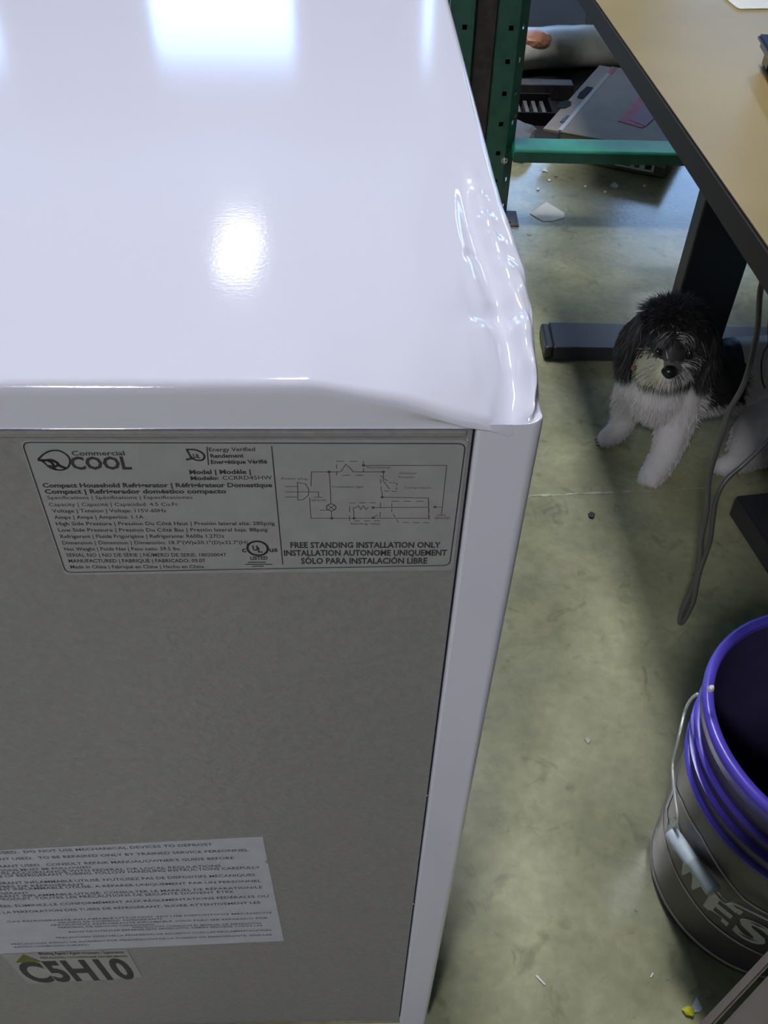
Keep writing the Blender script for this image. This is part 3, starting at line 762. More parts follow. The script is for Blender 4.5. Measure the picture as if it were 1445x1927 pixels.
# near-left edge follows the photographed direction
e0 = at(1118, 0, DZ); e1 = at(1447, 473, DZ); ed = (e0 - e1); ed.z = 0; ed.normalize(); en = Vector((ed.y, -ed.x, 0))
Lnear = e1 - ed * 0.70; Lfar = e1 + ed * 1.28
def desk_slab(z0, z1, ins, bev=0.0):
    P = [Lnear + ed * ins + en * ins, Lfar - ed * ins + en * ins, Lfar - ed * ins + en * (.80 - ins), Lnear + ed * ins + en * (.80 - ins)]
    bm = bmesh.new(); prism(bm, [L_(Vector((p.x, p.y, z0))) for p in P], Vector((0, 0, z1 - z0)))
    bmesh.ops.recalc_face_normals(bm, faces=bm.faces)
    if bev: bmesh.ops.bevel(bm, geom=list(bm.edges), offset=bev, segments=2, affect='EDGES')
    return bm
obj('edge_band', desk_slab(DZ - TH, DZ - .0008, 0.0, .002), MT['edgeband'], desk)
obj('tabletop', desk_slab(DZ - .002, DZ, .0022), MT['maple'], desk)
FY0, FY1, FZ = 1.575, 1.675, .036
def desk_foot(y0, y1, x0, x1):
    bm = bmesh.new(); box(bm, x0, x1, y0, y1, .004, FZ, bev=.003); return bm
f1 = obj('desk_foot', desk_foot(FY0, FY1, .352, 1.02), MT['blackgloss'], desk)
f1.location = (-.29, -1.2, 0)
obj('end_cap', B(.334, .353, FY0 + .002, FY1 - .002, .004, FZ - .001, bev=.006), MT['black'], f1)
lg = obj('leg', B(.592, .710, 1.60, 1.65, FZ - .002, DZ - TH - .03, bev=.004), MT['black'], desk); lg.location = (-.29, -1.2, 0)
rl_ = obj('support_rail', B(.37, .98, 1.59, 1.66, DZ - TH - .032, DZ - TH - .001, bev=.002), MT['black'], desk); rl_.location = (-.29, -1.2, 0)
bm = B(.70, 1.0, .42, .47, .004, .036, bev=.004); f2 = obj('desk_foot', bm, MT['blackgloss'], desk); f2.location = (-.29, -1.2, 0)
lg2 = obj('leg', B(.82, .94, .42, .47, .034, DZ - TH - .03, bev=.004), MT['black'], desk); lg2.location = (-.29, -1.2, 0)
cb = obj('cross_beam', B(.78, .82, .46, 1.62, DZ - TH - .06, DZ - TH - .001), MT['black'], desk); cb.location = (-.29, -1.2, 0)
# paper and device on the desk
pp = [at(1366, 0, DZ), at(1384, 15, DZ), at(1392, 18.5, DZ), at(1500, 17, DZ), at(1500, -60, DZ), at(1340, -60, DZ)]
pc = sum(pp, Vector()) / len(pp)
bm = bmesh.new(); prism(bm, [p - pc + Vector((0, 0, .0004)) for p in pp], Vector((0, 0, .0012))); bmesh.ops.recalc_face_normals(bm, faces=bm.faces)
ps = thing('paper_sheet', 'white printed sheet with a cut corner on the maple desk top', 'paper', pc); obj('sheet', bm, MT['white'], ps)
g = Geo()
for s, a, b, y in (("installation notes and parts", 1400, 1470, 4), ("keep this page with the unit", 1400, 1470, 10.5)):
    pass
for y, segs in ((3.5, ((1399, 1422), (1425, 1460))), (9.5, ((1400, 1418), (1424, 1460)))):
    for a, b in segs: g.line([at(a, y, DZ + .0018) - pc, at(b, y, DZ + .0018) - pc], .0022, Vector((0, 0, 1)))
g.obj('print', MT['print'], ps)
d0, d1 = at(1427, 63, DZ + .03), at(1452, 104, DZ + .03); dd = (d1 - d0).normalized(); dn = Vector((-dd.y, dd.x, 0)); dn = dn if dn.x > 0 else -dn
dv = thing('tablet', 'dark blue glossy tablet on the desk at the right border', 'tablet', Vector((d0.x, d0.y, DZ)))
def dq(u, v, z): return dd * u + dn * v + Vector((0, 0, z))
def dslab(name, u0, u1, v0, v1, z0, z1, m, p=dv, bev=.002):
    bm = bmesh.new(); prism(bm, [dq(u0, v0, z0), dq(u1, v0, z0), dq(u1, v1, z0), dq(u0, v1, z0)], Vector((0, 0, z1 - z0))); bmesh.ops.recalc_face_normals(bm, faces=bm.faces)
    if bev: bmesh.ops.bevel(bm, geom=list(bm.edges), offset=bev, segments=2, affect='EDGES')
    return obj(name, bm, m, p)
dslab('back_shell', .004, .16, .004, .24, .016, .024, MT['devedge']); dslab('screen', 0, .165, 0, .245, .0235, .0300, MT['device'])
dslab('stand_foot', .01, .04, .01, .22, 0, .017, MT['device'])
dslab('bezel_key', .006, .020, .02, .06, .0298, .0312, MT['black'], bev=0)

# ------------------------------------------------------------------ low black box at the right, side table at the lower right
ub = thing('equipment_stand', 'flat black metal base on the floor at the right border below the dog', 'stand', at(1385, 932, .05))
o0 = Vector(ub.location); u1 = (at(1445, 1022, .05) - o0).normalized(); n1 = Vector((-u1.y, u1.x, 0)); n1 = n1 if n1.x > 0 else -n1
bm = bmesh.new(); prism(bm, [Vector((0, 0, -.046)), u1 * .20 - Vector((0, 0, .046)), u1 * .20 + n1 * .16 - Vector((0, 0, .046)), n1 * .16 - Vector((0, 0, .046))], Vector((0, 0, .046)))
bmesh.ops.recalc_face_normals(bm, faces=bm.faces); bmesh.ops.bevel(bm, geom=list(bm.edges), offset=.003, segments=2, affect='EDGES')
obj('base_plate', bm, MT['blackgloss'], ub)
for a, b in ((.02, .02), (.17, .02), (.02, .13), (.17, .13)):
    bm = bmesh.new(); p = u1 * a + n1 * b; lathe(bm, [(0.001, -.05), (.008, -.05), (.008, -.044)], 10, (p.x, p.y)); obj('rubber_foot', bm, MT['dark'], ub)
bm = bmesh.new(); p = u1 * .1 + n1 * .08; box(bm, p.x - .02, p.x + .02, p.y - .02, p.y + .02, -.002, .012, bev=.003); obj('socket', bm, MT['black'], ub)

SZ = .50
s0 = at(1315, 1927, SZ); s1 = at(1447, 1787, SZ); su = (s1 - s0).normalized(); sn = Vector((su.y, -su.x, 0))
st = thing('side_table', 'grey brown side table whose corner shows at the lower right border', 'table', Vector((s0.x, s0.y, 0)))
w_in = 0
s2 = at(1353, 1927, SZ); w_in = abs((s2 - s0).dot(sn))
def stb(name, u0, u1_, v0, v1, z0, z1, m, bev=.0015):
    bm = bmesh.new(); prism(bm, [su * u0 + sn * v0 + Vector((0, 0, z0)), su * u1_ + sn * v0 + Vector((0, 0, z0)), su * u1_ + sn * v1 + Vector((0, 0, z0)), su * u0 + sn * v1 + Vector((0, 0, z0))], Vector((0, 0, z1 - z0)))
    bmesh.ops.recalc_face_normals(bm, faces=bm.faces)
    if bev: bmesh.ops.bevel(bm, geom=list(bm.edges), offset=bev, segments=2, affect='EDGES')
    return obj(name, bm, m, st)
U0, U1 = -.22, .16; V1 = .34
stb('rim_board', U0, U1, 0, w_in - .0015, SZ - .022, SZ, MT['slate'])
stb('top_board', U0, U1, w_in + .0015, V1, SZ - .022, SZ, MT['slate'])
stb('under_frame', U0 + .01, U1 - .01, .01, V1 - .01, SZ - .04, SZ - .0235, MT['dark'], 0)
for a, b in ((U0 + .02, .02), (U1 - .04, .10), (U0 + .02, V1 - .04), (U1 - .04, V1 - .04)): stb('leg', a, a + .025, b, b + .025, 0, SZ - .04, MT['black'])

# ------------------------------------------------------------------ bucket
bx, by = .4604, .470
bk = thing('bucket', 'charcoal pail with a bright purple rim, wire handle and pale grip, beside the side table', 'bucket', (bx, by, 0))
Rb, Hh = .121, .34
def rad(z): return Rb + z * .0165 / .34
prof = [(.02, .004), (Rb - .010, .004), (Rb - .003, .0), (Rb, .004), (rad(.016), .016)]
prof += [(rad(z), z) for z in np.linspace(.03, .225, 9)]
body = bmesh.new(); lathe(body, prof, 96); 
obj('pail_body', body, MT['pail'], bk, True)
seam = bmesh.new(); lathe(seam, [(rad(.012) + .0003, .010), (rad(.014) + .0012, .013), (rad(.016) + .0003, .016)], 96); obj('base_seam', seam, MT['printline'], bk, True)
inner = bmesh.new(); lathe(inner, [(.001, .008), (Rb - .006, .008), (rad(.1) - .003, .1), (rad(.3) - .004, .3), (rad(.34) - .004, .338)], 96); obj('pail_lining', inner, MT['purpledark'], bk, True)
def ring(name, z0, z1, out, m, flare=.0):
    bm = bmesh.new(); zm = (z0 + z1) / 2
    lathe(bm, [(rad(z0), z0), (rad(z0) + out * .9, z0 + .0008), (rad(zm) + out, zm), (rad(z1) + out * .9, z1 - .0008), (rad(z1), z1)], 96); return obj(name, bm, m, bk, True)
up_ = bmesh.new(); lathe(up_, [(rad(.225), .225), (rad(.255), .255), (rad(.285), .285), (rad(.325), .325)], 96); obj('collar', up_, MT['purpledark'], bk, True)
ring('rib', .236, .2415, .0048, MT['purple']); ring('rib', .262, .2665, .0055, MT['purpledark']); ring('rib', .2672, .2692, .0060, MT['purple']); ring('rib', .289, .2925, .0058, MT['purple'])
rim = bmesh.new(); lathe(rim, [(rad(.32) - .002, .318), (rad(.32) + .006, .322), (rad(.33) + .0072, .335), (rad(.34) + .0062, .3405), (rad(.34) + .002, .342), (rad(.34) - .0035, .3405), (rad(.34) - .0045, .334)], 96); obj('rim', rim, MT['purple'], bk, True)
blob('paint_drip', MT['chip'], aty(1338, 1296, by + .02) - Vector((bx, by, 0)), (.003, .003, .005), bk, 2, 2, .4)
# print
def cp(th, z, o=.0006): r = rad(z) + o; return Vector((r * cos(radians(th)), r * sin(radians(th)), z))
g = Geo()
def arcline(pts, w):
    P = []
    for (t0, z0), (t1, z1) in zip(pts, pts[1:]):
        k = max(2, int(abs(t1 - t0) / 3))
        P += [(t0 + (t1 - t0) * i / k, z0 + (z1 - z0) * i / k) for i in range(k)]
    P.append(pts[-1])
    for (a, z), (b, y) in zip(P, P[1:]): g.add([cp(a, z - w / 2), cp(b, y - w / 2), cp(b, y + w / 2), cp(a, z + w / 2)], [(0, 1, 2, 3)])
arcline([(150, .092), (187, .090), (207, .085), (223, .078), (250, .074), (262, .074)], .0038)
arcline([(150, .168), (168, .168), (180, .186), (200, .196), (207, .191), (218, .180), (229, .169), (262, .168)], .0038)
arcline([(262, .0724), (262, .1696)], .0032) ; arcline([(150, .0904), (150, .1696)], .003)
# outer ends need width across the angle
for t in (150, 262): g.add([cp(t - .8, .075), cp(t + .8, .075), cp(t + .8, .169), cp(t - .8, .169)], [(0, 1, 2, 3)])
g.obj('print_border', MT['printline'], bk)
g = Geo()
for s, t0, t1, z0, z1 in (("L", 165, 176, .112, .152), ("O", 178, 193, .110, .151), ("W", 194.5, 214, .104, .147), ("E", 216.5, 230, .097, .141), ("'", 229.5, 231.8, .138 - .018, .143), ("S", 232.5, 247.5, .094, .138)):
    def fn(u, v, t0=t0, t1=t1, z0=z0, z1=z1): return cp(t0 + (t1 - t0) * u, z0 + (z1 - z0) * v)
    # left-to-right reads with increasing angle when seen from outside
    g.text(s, None, None, None, bold=.035, res=4, fn=fn)
g.obj('lettering', MT['print'], bk)
ov = Geo(); ov.add([cp(213 + 11 * cos(a), .167 - .0 + .009 * sin(a) * (1) - .0012 * 0, .0004) for a in np.linspace(0, 2 * pi, 25)[:-1]], [tuple(range(24))])
# handle: wire bail leaning on the pail, grip in the middle
def wpt(px, py, o=.012, th=None):
    """point on the camera ray where it is o outside the pail wall"""
    v = ray(px, py); best = None; s = .3
    while s < 1.7:
        P = CAM + v * s; d = sqrt((P[0] - bx) ** 2 + (P[1] - by) ** 2) - rad(P[2]) - o
        if d <= 0: return Vector(P)
        if best is None or d < best[0]: best = (d, P.copy())
        s += .0008
    return Vector(best[1])
hp = [(1312, 1306), (1301, 1315), (1290, 1335), (1280, 1375), (1272, 1410), (1266, 1437), (1267, 1470), (1271, 1505), (1275, 1535), (1274, 1546), (1267, 1556), (1262, 1564)]
gp0, gp1 = (1262, 1566), (1343, 1677)
hp2 = [(1347, 1682), (1357, 1693), (1366, 1700), (1373, 1700), (1380, 1699), (1400, 1708), (1425, 1720), (1447, 1731), (1470, 1742)]
def loc(p): return p - Vector((bx, by, 0))
W1 = [loc(wpt(*p, .012)) for p in hp]; G0 = loc(wpt(*gp0, .014)); G1 = loc(wpt(*gp1, .014))
bm = bmesh.new(); tube(bm, catmull(W1 + [G0], 4), .0017, 8)
W2 = [loc(wpt(*p, .010)) for p in hp2]
tube(bm, catmull([G1] + W2, 4), .0017, 8)
e = W2[-1]; ear = Vector((.100, -.112, .27)) ; tube(bm, catmull([e, e.lerp(ear, .5) + Vector((.005, -.01, 0)), ear], 5), .0017, 8)
hd = obj('bail_wire', bm, MT['wire'], bk, True)
bm = bmesh.new(); gd = (G1 - G0); gl = [G0.lerp(G1, t) for t in (0, .03, .5, .52, .54, .97, 1)]
tube(bm, gl, [.0075, .0085, .0082, .0090, .0082, .0085, .0078], 20); obj('grip', bm, MT['grip'], hd, True)

# ------------------------------------------------------------------ cords
c1 = [(1480, 380, .93), (1462, 440, .93), (1447, 500, .93), (1431, 543, .92), (1424, 629, .92), (1401, 719, .91), (1371, 775, .91), (1359, 816, .90), (1341, 872, .90), (1333, 913, .895), (1331, 958, .89), (1321, 1010, .88), (1318, 1051, .88), (1307, 1100, .87), (1286, 1145, .86), (1279, 1168, .855), (1282, 1173, .853), (1290, 1163, .853), (1304, 1134, .856), (1309, 1111, .86), (1316, 1077, .87), (1335, 1021, .88), (1341, 977, .885), (1348, 936, .89), (1367, 902, .90), (1401, 872, .91), (1447, 826, .92), (1485, 780, .93)]
cpts = [aty(a, b, y) for a, b, y in c1]
cpts[0].z = min(cpts[0].z, .70)
for p in cpts: p.z = max(p.z, .006)
bm = bmesh.new(); Pq = catmull(cpts, 5); c0p = Pq[0].copy()
tube(bm, [p - c0p for p in Pq], .0036, 8)
cdo = obj('power_cord', bm, MT['cord'], None, True); cdo.location = c0p
tag(cdo, 'grey looped power cord hanging from the desk in front of the dog', 'cord')
bm = bmesh.new(); tp = [aty(a, b, 1.02) for a, b in ((1452, 560), (1446, 612), (1446, 645), (1436, 665), (1432, 690), (1434, 715), (1439, 730))]
tpc = catmull(tp, 5); t0 = tpc[0].copy(); tube(bm, [p - t0 for p in tpc], .0016, 6); o = obj('thin_cord', bm, MT['thincord'], None, True); o.location = t0
tag(o, 'short thin black cord end dangling over the back of the dog', 'cord')

# ------------------------------------------------------------------ scraps on the floor
def scrap(name, pts, m, th, label, cat, group=None, lift=None):
    P = [at(a, b, 0) for a, b in pts]; c = sum(P, Vector()) / len(P)
    bm = bmesh.new(); top = []
    prism(bm, [p - c + Vector((0, 0, .0006)) for p in P], Vector((0, 0, th)))
    bmesh.ops.recalc_face_normals(bm, faces=bm.faces)
    if lift:
        for v in bm.verts: v.co.z += max(0, v.co.dot(Vector(lift)))
    o = obj(name, bm, m); o.location = c; tag(o, label, cat, group); return o
scrap('paper_scrap', [(997, 403), (1027, 386), (1061, 402), (1062, 410), (1040, 416), (1022, 417)], MT['white'], .0012, 'torn pale paper scrap on the floor near the rack foot plate', 'paper scrap', lift=(0, .12, 0))
scrap('foam_chip', [(1147, 352), (1156, 345), (1163, 352), (1160, 356)], MT['white'], .004, 'largest white chip on the floor under the green beam', 'chip')
scrap('foam_chip', [(1020, 324), (1024, 318), (1027, 320), (1031, 326), (1025, 324)], MT['white'], .003, 'three-pointed white chip on the floor left under the green beam', 'chip')
for i, (a, b, lab) in enumerate(((1046, 333, 'tan crumb right of the three-pointed chip under the beam'), (1033, 341, 'tiny pale crumb below the three-pointed chip'), (1012, 358, 'pale crumb nearest the rack upright in the shadow'), (1101, 353, 'yellowish crumb midway under the beam'), (1138, 363, 'small white crumb below the largest chip'), (1212, 352, 'faint crumb right of the largest white chip'))):
    scrap('crumb', [(a - 3, b), (a, b - 3), (a + 3, b), (a, b + 2)], MT['chip'] if i != 0 else MT['card'], .003, lab, 'crumb', 'crumbs under the green beam')
scrap('crumb', [(990, 441), (998, 439), (1000, 443), (993, 444)], MT['grout'], .001, 'faint pale fleck on the floor below the torn paper scrap', 'crumb')
scrap('pebble', [(1106, 969), (1112, 965), (1119, 969), (1115, 977), (1108, 975)], MT['pebble'], .003, 'small dark pebble on the floor just below the slab crack', 'pebble')
scrap('chip_of_plastic', [(1099, 1392), (1105, 1389), (1111, 1394), (1106, 1401)], MT['grout'], .002, 'small yellowish chip on the open floor left of the bucket', 'chip')
scrap('wood_sliver', [(1007, 1837), (1010, 1836), (1026, 1853), (1024, 1855)], MT['chip'], .0015, 'thin white sliver on the floor at the bottom beside the refrigerator', 'sliver')
scrap('paper_scrap', [(1300, 1897), (1309, 1877), (1321, 1898), (1316, 1905), (1306, 1906)], MT['bluewhite'], .001, 'pale blue crumpled paper scrap on the floor below the bucket', 'paper scrap', lift=(0, .25, 0))
o = blob('yellow_bead', MT['yellow'], Vector((0, 0, 0)), (.0062, .005, .003), None, 2, 8, .5); o.location = at(1296, 1903, .003); tag(o, 'bright yellow squashed plastic bit touching the blue paper scrap', 'plastic bit')
for i, (a, b, a2, b2, lab) in enumerate(((1195, 1712, 1198, 1716, 'white fleck on the floor left of the bucket base'), (1224, 1839, 1228, 1832, 'thin pale fleck on the floor below left of the bucket'), (1253, 1841, 1257, 1845, 'small white dot on the floor left below the bucket'), (1331, 1866, 1336, 1871, 'white fleck beside the bottom rim of the bucket'), (1068, 796, 1070, 798, 'tiny white speck on the floor left of the front paw'), (1070, 700, 1072, 702, 'tiny white speck on the floor under the desk foot end'), (1026, 1495, 1028, 1497, 'tiny pale speck on the open floor beside the refrigerator'))):
    scrap('fleck', [(a - 1.5, b), (a2 - 1, b2 - 1), (a2 + 1.5, b2), (a + 1, b + 1.5)], MT['chip'], .001, lab, 'fleck')

# ------------------------------------------------------------------ the dog
D2 = Vector((-.009, 0, -.002))
HO = Vector((-.004, .004, .036)) + D2
dog = thing('dog', 'small black and white long-haired puppy sitting under the desk with its head lowered', 'dog', (.50, 1.30, 0))
DO = Vector((.50, 1.30, 0))
chains = [
    # (points with radii) dense spheres are strung between them
    [(.500, 1.315, .120, .060), (.560, 1.345, .122, .066), (.640, 1.375, .118, .070), (.720, 1.385, .108, .078), (.790, 1.385, .095, .076)],      # trunk
    [(.500, 1.315, .120, .060), (.488, 1.290, .130, .052), (.490, 1.300, .165, .048), (.490, 1.285, .225, .050)],                 # chest to neck
    [(0.488, 1.282, 0.258, .060), (0.484, 1.266, 0.264, .058), (0.480, 1.249, 0.248, .050)],                                             # skull
    [(0.478, 1.239, 0.241, .040), (0.470, 1.212, 0.226, .029), (0.466, 1.200, 0.222, .024)],                                            # muzzle
    [(0.458, 1.226, 0.224, .024), (0.446, 1.224, 0.214, .018)], [(0.488, 1.219, 0.222, .024), (0.498, 1.218, 0.212, .018)],               # cheeks
    [(.462, 1.325, .118, .040), (.455, 1.335, .075, .029), (.452, 1.328, .036, .024), (.438, 1.312, .020, .021), (.420, 1.304, .015, .0165)],   # right fore leg
    [(.530, 1.290, .115, .042), (.528, 1.268, .075, .033), (.513, 1.232, .038, .027), (.496, 1.210, .022, .025), (.482, 1.196, .017, .020)],    # left fore leg
    [(.745, 1.330, .085, .060), (.690, 1.275, .060, .048), (.660, 1.250, .030, .030)], [(.700, 1.255, .028, .028), (.640, 1.232, .022, .022), (.622, 1.226, .017, .018)],  # hind leg
    [(.800, 1.400, .09, .06), (.86, 1.41, .05, .03), (.90, 1.40, .03, .02)],                                                       # tail end
]
for k in (-1, 0, 1):   # toes
    chains.append([(.424 + k * .0, 1.304 + k * .010, .013, .009), (.411, 1.300 + k * .009, .010, .008)])
    chains.append([(.486 + k * .009, 1.197 - k * .006, .014, .011), (.476 + k * .009, 1.186 - k * .005, .010, .009)])
LIFT = .020
for ci in (3, 4, 5): chains[ci] = [(q[0], q[1], q[2] + LIFT, q[3]) for q in chains[ci]]
for ci in (2, 3, 4, 5): chains[ci] = [(q[0] + D2.x, q[1], q[2] + D2.z - (.008 if ci == 2 else 0), q[3]) for q in chains[ci]]
dm = bmesh.new()
for ch in chains:
    for i in range(len(ch) - 1):
        a = np.array(ch[i]); b = np.array(ch[i + 1]); L = np.linalg.norm(b[:3] - a[:3]); k = max(2, int(L / (min(a[3], b[3]) * .28)))
        for j in range(k + 1):
            p = a + (b - a) * j / k
            bmesh.ops.create_icosphere(dm, subdivisions=2, radius=p[3], matrix=Matrix.Translation(Vector(p[:3]) - DO))
tmp = obj('tmp', dm, None)
md = tmp.modifiers.new('r', 'REMESH'); md.mode = 'VOXEL'; md.voxel_size = .0042
md = tmp.modifiers.new('s', 'SMOOTH'); md.iterations = 5; md.factor = .6
dg = bpy.context.evaluated_depsgraph_get(); dg.update()
dme = bpy.data.meshes.new_from_object(tmp.evaluated_get(dg)); dme.name = 'body'
bpy.data.objects.remove(tmp)
for v in dme.vertices: v.co.z = max(v.co.z, .001)
MT['fblack'] = mat('black_fur', (.026, .025, .026), .55)
MT['fgrey'] = mat('grey_fur', (.10, .10, .105), .6)
MT['fwhite'] = mat('white_fur', (.64, .61, .61), .7)
MT['fcream'] = mat('cream_fur', (.62, .62, .46), .7)
FM = ['fblack', 'fgrey', 'fwhite', 'fcream']
HC = Vector((.488, 1.262, .222)) + HO
def region(p):
    """coat colour at world point"""
    d = p - HC
    if p.y < 1.32 and p.z > .178 and d.length < .10:
        p = p - D2
        if p.y < 1.238 and p.z < .266:
            if p.x < .458: return 3
            return 2 if p.x < .506 and p.z < .246 else 1
        return 0
    if .572 < p.x + .15 * (p.z - .15) < .650 and p.z > .100 + .3 * max(0, .60 - p.x): return 0
    return 2
for m_ in FM: dme.materials.append(MT[m_])
for p in dme.polygons:
    p.use_smooth = True
    p.material_index = region(p.center + DO)
body = bpy.data.objects.new('body', dme); COL.objects.link(body); body.parent = dog
# fur: thin tapering ribbons combed over the body
def strand(G, root, dirs, L, w, mi, nseg=3, droop=0.0):
    d = dirs.normalized(); p = root.copy()
    side = d.cross(Vector((rnd.uniform(-1, 1), rnd.uniform(-1, 1), rnd.uniform(-1, 1))))
    if side.length < 1e-4: return
    side.normalize(); prev = None
    for s in range(nseg + 1):
        ww = w * (1 - s / nseg) ** .7 + .00008
        a = len(G[0]); G[0].append(tuple(p - side * ww)); G[0].append(tuple(p + side * ww))
        if s: G[1].append((a - 2, a - 1, a + 1, a)); G[2].append(mi)
        p = p + d * (L / nseg); d = (d + Vector((0, 0, -droop))).normalized()
        if p.z < .0015: p.z = .0015
nose_c = Vector((.466, 1.189, .256)) + D2
def comb(p, n):
    d = p - HC
    if p.z > .185 and d.length < .10 and p.y < 1.33:
        if p.y < 1.232 and p.z < .264:    # muzzle: fan outwards from the nose
            f = (p - nose_c); f = f - n * f.dot(n); return (f.normalized() * .9 + n * .45 + Vector((0, 0, -.5))), .020, .25
        if p.z > .281 and p.y < 1.27:
            f = Vector((d.x * 1.2, -.5, -.15)); return f + n * .4, .017, .5
        f = Vector((d.x * 3.0, -.2, -.9)); return f + n * .25, .026, .35
    if p.z < .06: return n * .5 + Vector((0, 0, -.8)), .008, .2
    if p.x > .56: return Vector((.6, .0, -.55)) + n * .35, .016, .2
    return Vector((0, -.1, -1)) + n * .35, .015, .2
Gm = ([], [], [])
areas = [p.area for p in dme.polygons]; cum = np.cumsum(areas)
npn = np.random.RandomState(3)
NS = 42000
picks = np.searchsorted(cum, npn.rand(NS) * cum[-1])
for pi_ in picks:
    p = dme.polygons[int(min(pi_, len(areas) - 1))]
    c = p.center + DO
    c += Vector((rnd.uniform(-1, 1), rnd.uniform(-1, 1), rnd.uniform(-1, 1))) * .0015
    if c.x > .80: continue
    # leave the nose bare
    if (c - Vector((.465, 1.190, .252)) - D2).length < .0135: continue
    n = p.normal; dr, L, droop = comb(c, n)
    mi = region(c + Vector((rnd.gauss(0, .003), rnd.gauss(0, .003), rnd.gauss(0, .003))))
    if mi == 0 and rnd.random() < .16 and (c - HC).length < .1: mi = 1
    if mi == 1 and rnd.random() < .35: mi = 0 if rnd.random() < .5 else 2
    dr = dr.normalized() + Vector((rnd.gauss(0, .16), rnd.gauss(0, .16), rnd.gauss(0, .16)))
    strand(Gm, c - n * .0015 - DO, dr, L * rnd.uniform(.7, 1.25), .00065, mi, 3, droop * .5)
def fur_obj(name, Gm, parent):
    o = obj(name, (Gm[0], [], Gm[1]), [MT[m_] for m_ in FM], parent)
    for p, mi in zip(o.data.polygons, Gm[2]): p.material_index = mi
    o['kind'] = 'stuff'; return o
fur_obj('fur', Gm, dog)
# ears: soft flaps with long hair
for s, root, tipp in ((-1, Vector((.434, 1.287, .290)), Vector((.412, 1.264, .212))), (1, Vector((.531, 1.280, .284)), Vector((.538, 1.244, .212)))):
    eb = bmesh.new(); K = 9
    for i in range(K):
        t = i / (K - 1); c = root.lerp(tipp, t) + Vector((s * .012 * sin(t * pi), 0, 0))
        r = .012 + .013 * sin(min(1, t * 1.25) * pi * .8)
        bmesh.ops.create_icosphere(eb, subdivisions=2, radius=1, matrix=Matrix.Translation(c - DO) @ Matrix.Diagonal((r * .5, r * 1.15, r * 1.0, 1)))
    t_ = obj('tmp', eb, None); md = t_.modifiers.new('r', 'REMESH'); md.mode = 'VOXEL'; md.voxel_size = .004
    md = t_.modifiers.new('s', 'SMOOTH'); md.iterations = 4
    dg = bpy.context.evaluated_depsgraph_get(); dg.update(); em = bpy.data.meshes.new_from_object(t_.evaluated_get(dg)); bpy.data.objects.remove(t_)
    em.materials.append(MT['fblack'])
    for p in em.polygons: p.use_smooth = True
    eo = bpy.data.objects.new('ear', em); COL.objects.link(eo); eo.parent = dog
    Ge = ([], [], [])
    for _ in range(2600):
        p = em.polygons[rnd.randrange(len(em.polygons))]
        d = Vector((s * .22, -.12, -1)) + p.normal * .28 + Vector((rnd.gauss(0, .12), rnd.gauss(0, .12), 0))
        strand(Ge, Vector(p.center), d, rnd.uniform(.016, .030), .0007, 0 if rnd.random() < .93 else 1, 4, .12)
    fur_obj('ear_hair', Ge, eo)
# topknot, brow whorl
Gk = ([], [], [])
for _ in range(2600):
    a = rnd.uniform(0, 2 * pi); r = rnd.random() ** .5 * .050
    root = HC + Vector((r * cos(a), .008 + r * sin(a) * .8, sqrt(max(0, .066 ** 2 - r * r)) - .004))
    d = Vector((cos(a) * .9 * r / .05, sin(a) * .7 * r / .05 - .1, .75)) + Vector((rnd.gauss(0, .2), rnd.gauss(0, .2), rnd.gauss(0, .1)))
    strand(Gk, root - DO, d, rnd.uniform(.013, .028), .0007, 0 if rnd.random() < .9 else 1, 4, .38)
brow = Vector((.478, 1.205, .256)) + HO
for _ in range(520):
    s = rnd.choice((-1, 1)); root = brow + Vector((s * rnd.uniform(0, .012), .012 + rnd.uniform(-.004, .006), rnd.uniform(-.006, .010)))
    d = Vector((s * rnd.uniform(.25, 1.0), -.35, rnd.uniform(.05, .55)))
    strand(Gk, root - DO, d, rnd.uniform(.022, .038), .00055, (1 if rnd.random() < .5 else (2 if rnd.random() < .25 else 0)), 5, .46)
fur_obj('head_hair', Gk, dog)
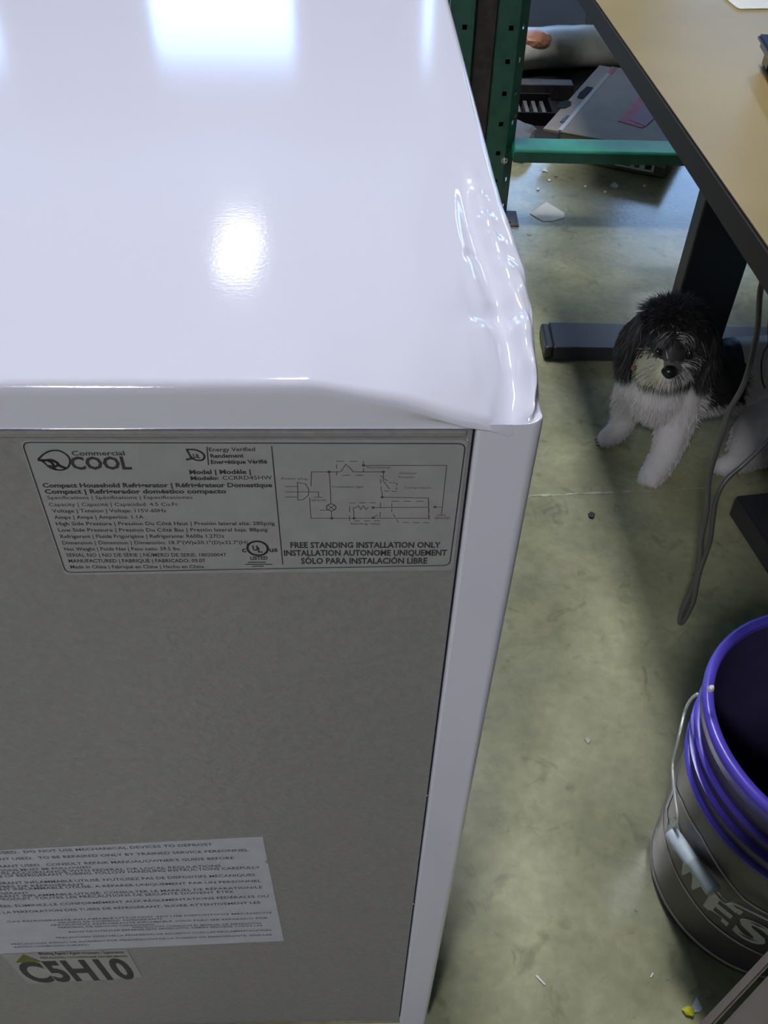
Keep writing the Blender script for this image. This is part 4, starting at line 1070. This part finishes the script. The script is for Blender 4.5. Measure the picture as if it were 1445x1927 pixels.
# moustache
Gw = ([], [], [])
nose = Vector((.469, 1.176, .219)) + HO
for _ in range(2000):
    s = rnd.choice((-1, 1)); root = nose + Vector((s * rnd.uniform(.010, .022), .016 + rnd.uniform(-.003, .014), rnd.uniform(-.022, .008)))
    d = Vector((s * rnd.uniform(.35, 1.0), -.10, rnd.uniform(-.9, .15)))
    mi = (3 if rnd.random() < .7 else 2) if s < 0 else (1 if rnd.random() < .35 else 2)
    strand(Gw, root - DO, d, rnd.uniform(.016, .030), .0006, mi, 4, .22)
fur_obj('whiskers', Gw, dog)
def face_part(name, c, s, m, rough=.05):
    bm = bmesh.new(); bmesh.ops.create_icosphere(bm, subdivisions=3, radius=1)
    for v in bm.verts:
        v.co = Vector((v.co.x * s[0], v.co.y * s[1], v.co.z * s[2])) + c - DO
    return obj(name, bm, m, dog, True)
MT['nose'] = mat('wet_black_nose', (.010, .010, .010), .28)
MT['eye'] = mat('dark_eye', (.008, .006, .005), .08, coat=1.0)
MT['tongue'] = mat('pink_tongue', (.20, .085, .085), .45)
nb = bmesh.new()
bmesh.ops.create_icosphere(nb, subdivisions=3, radius=1)
for v in nb.verts:
    x, y, z = v.co
    w = 1.0 if z > 0 else 1 + z * .35
    k = 1.0
    for sx in (-1, 1):
        k -= .30 * math.exp(-((x - sx * .42) ** 2 + (z + .25) ** 2) / .035) * (1 if y < 0 else 0)
    v.co = Vector((x * .0135 * w, y * .011 * k, z * .0112)) + nose - DO
obj('nose', nb, MT['nose'], dog, True)
face_part('eye', HO + Vector((.452, 1.203, .238)), (.0075, .006, .0075), MT['eye']); face_part('eye', HO + Vector((.503, 1.202, .237)), (.0075, .006, .0075), MT['eye'])
face_part('mouth', nose + Vector((.001, .006, -.0165)), (.0095, .006, .0030), MT['nose'])
face_part('tongue', HO + Vector((.4245, 1.219, .196)), (.0042, .006, .0058), MT['tongue'])
# claws
for k in (-1, 0, 1):
    for base_ in (Vector((.4035, 1.299 + k * .0085, .006)), ):
        bm = bmesh.new(); bmesh.ops.create_cone(bm, cap_ends=True, segments=8, radius1=.0022, radius2=.0006, depth=.007)
        for v in bm.verts: v.co = Matrix.Rotation(radians(-100), 3, 'Y') @ v.co + base_ - DO
        obj('claw', bm, MT['nose'], dog)
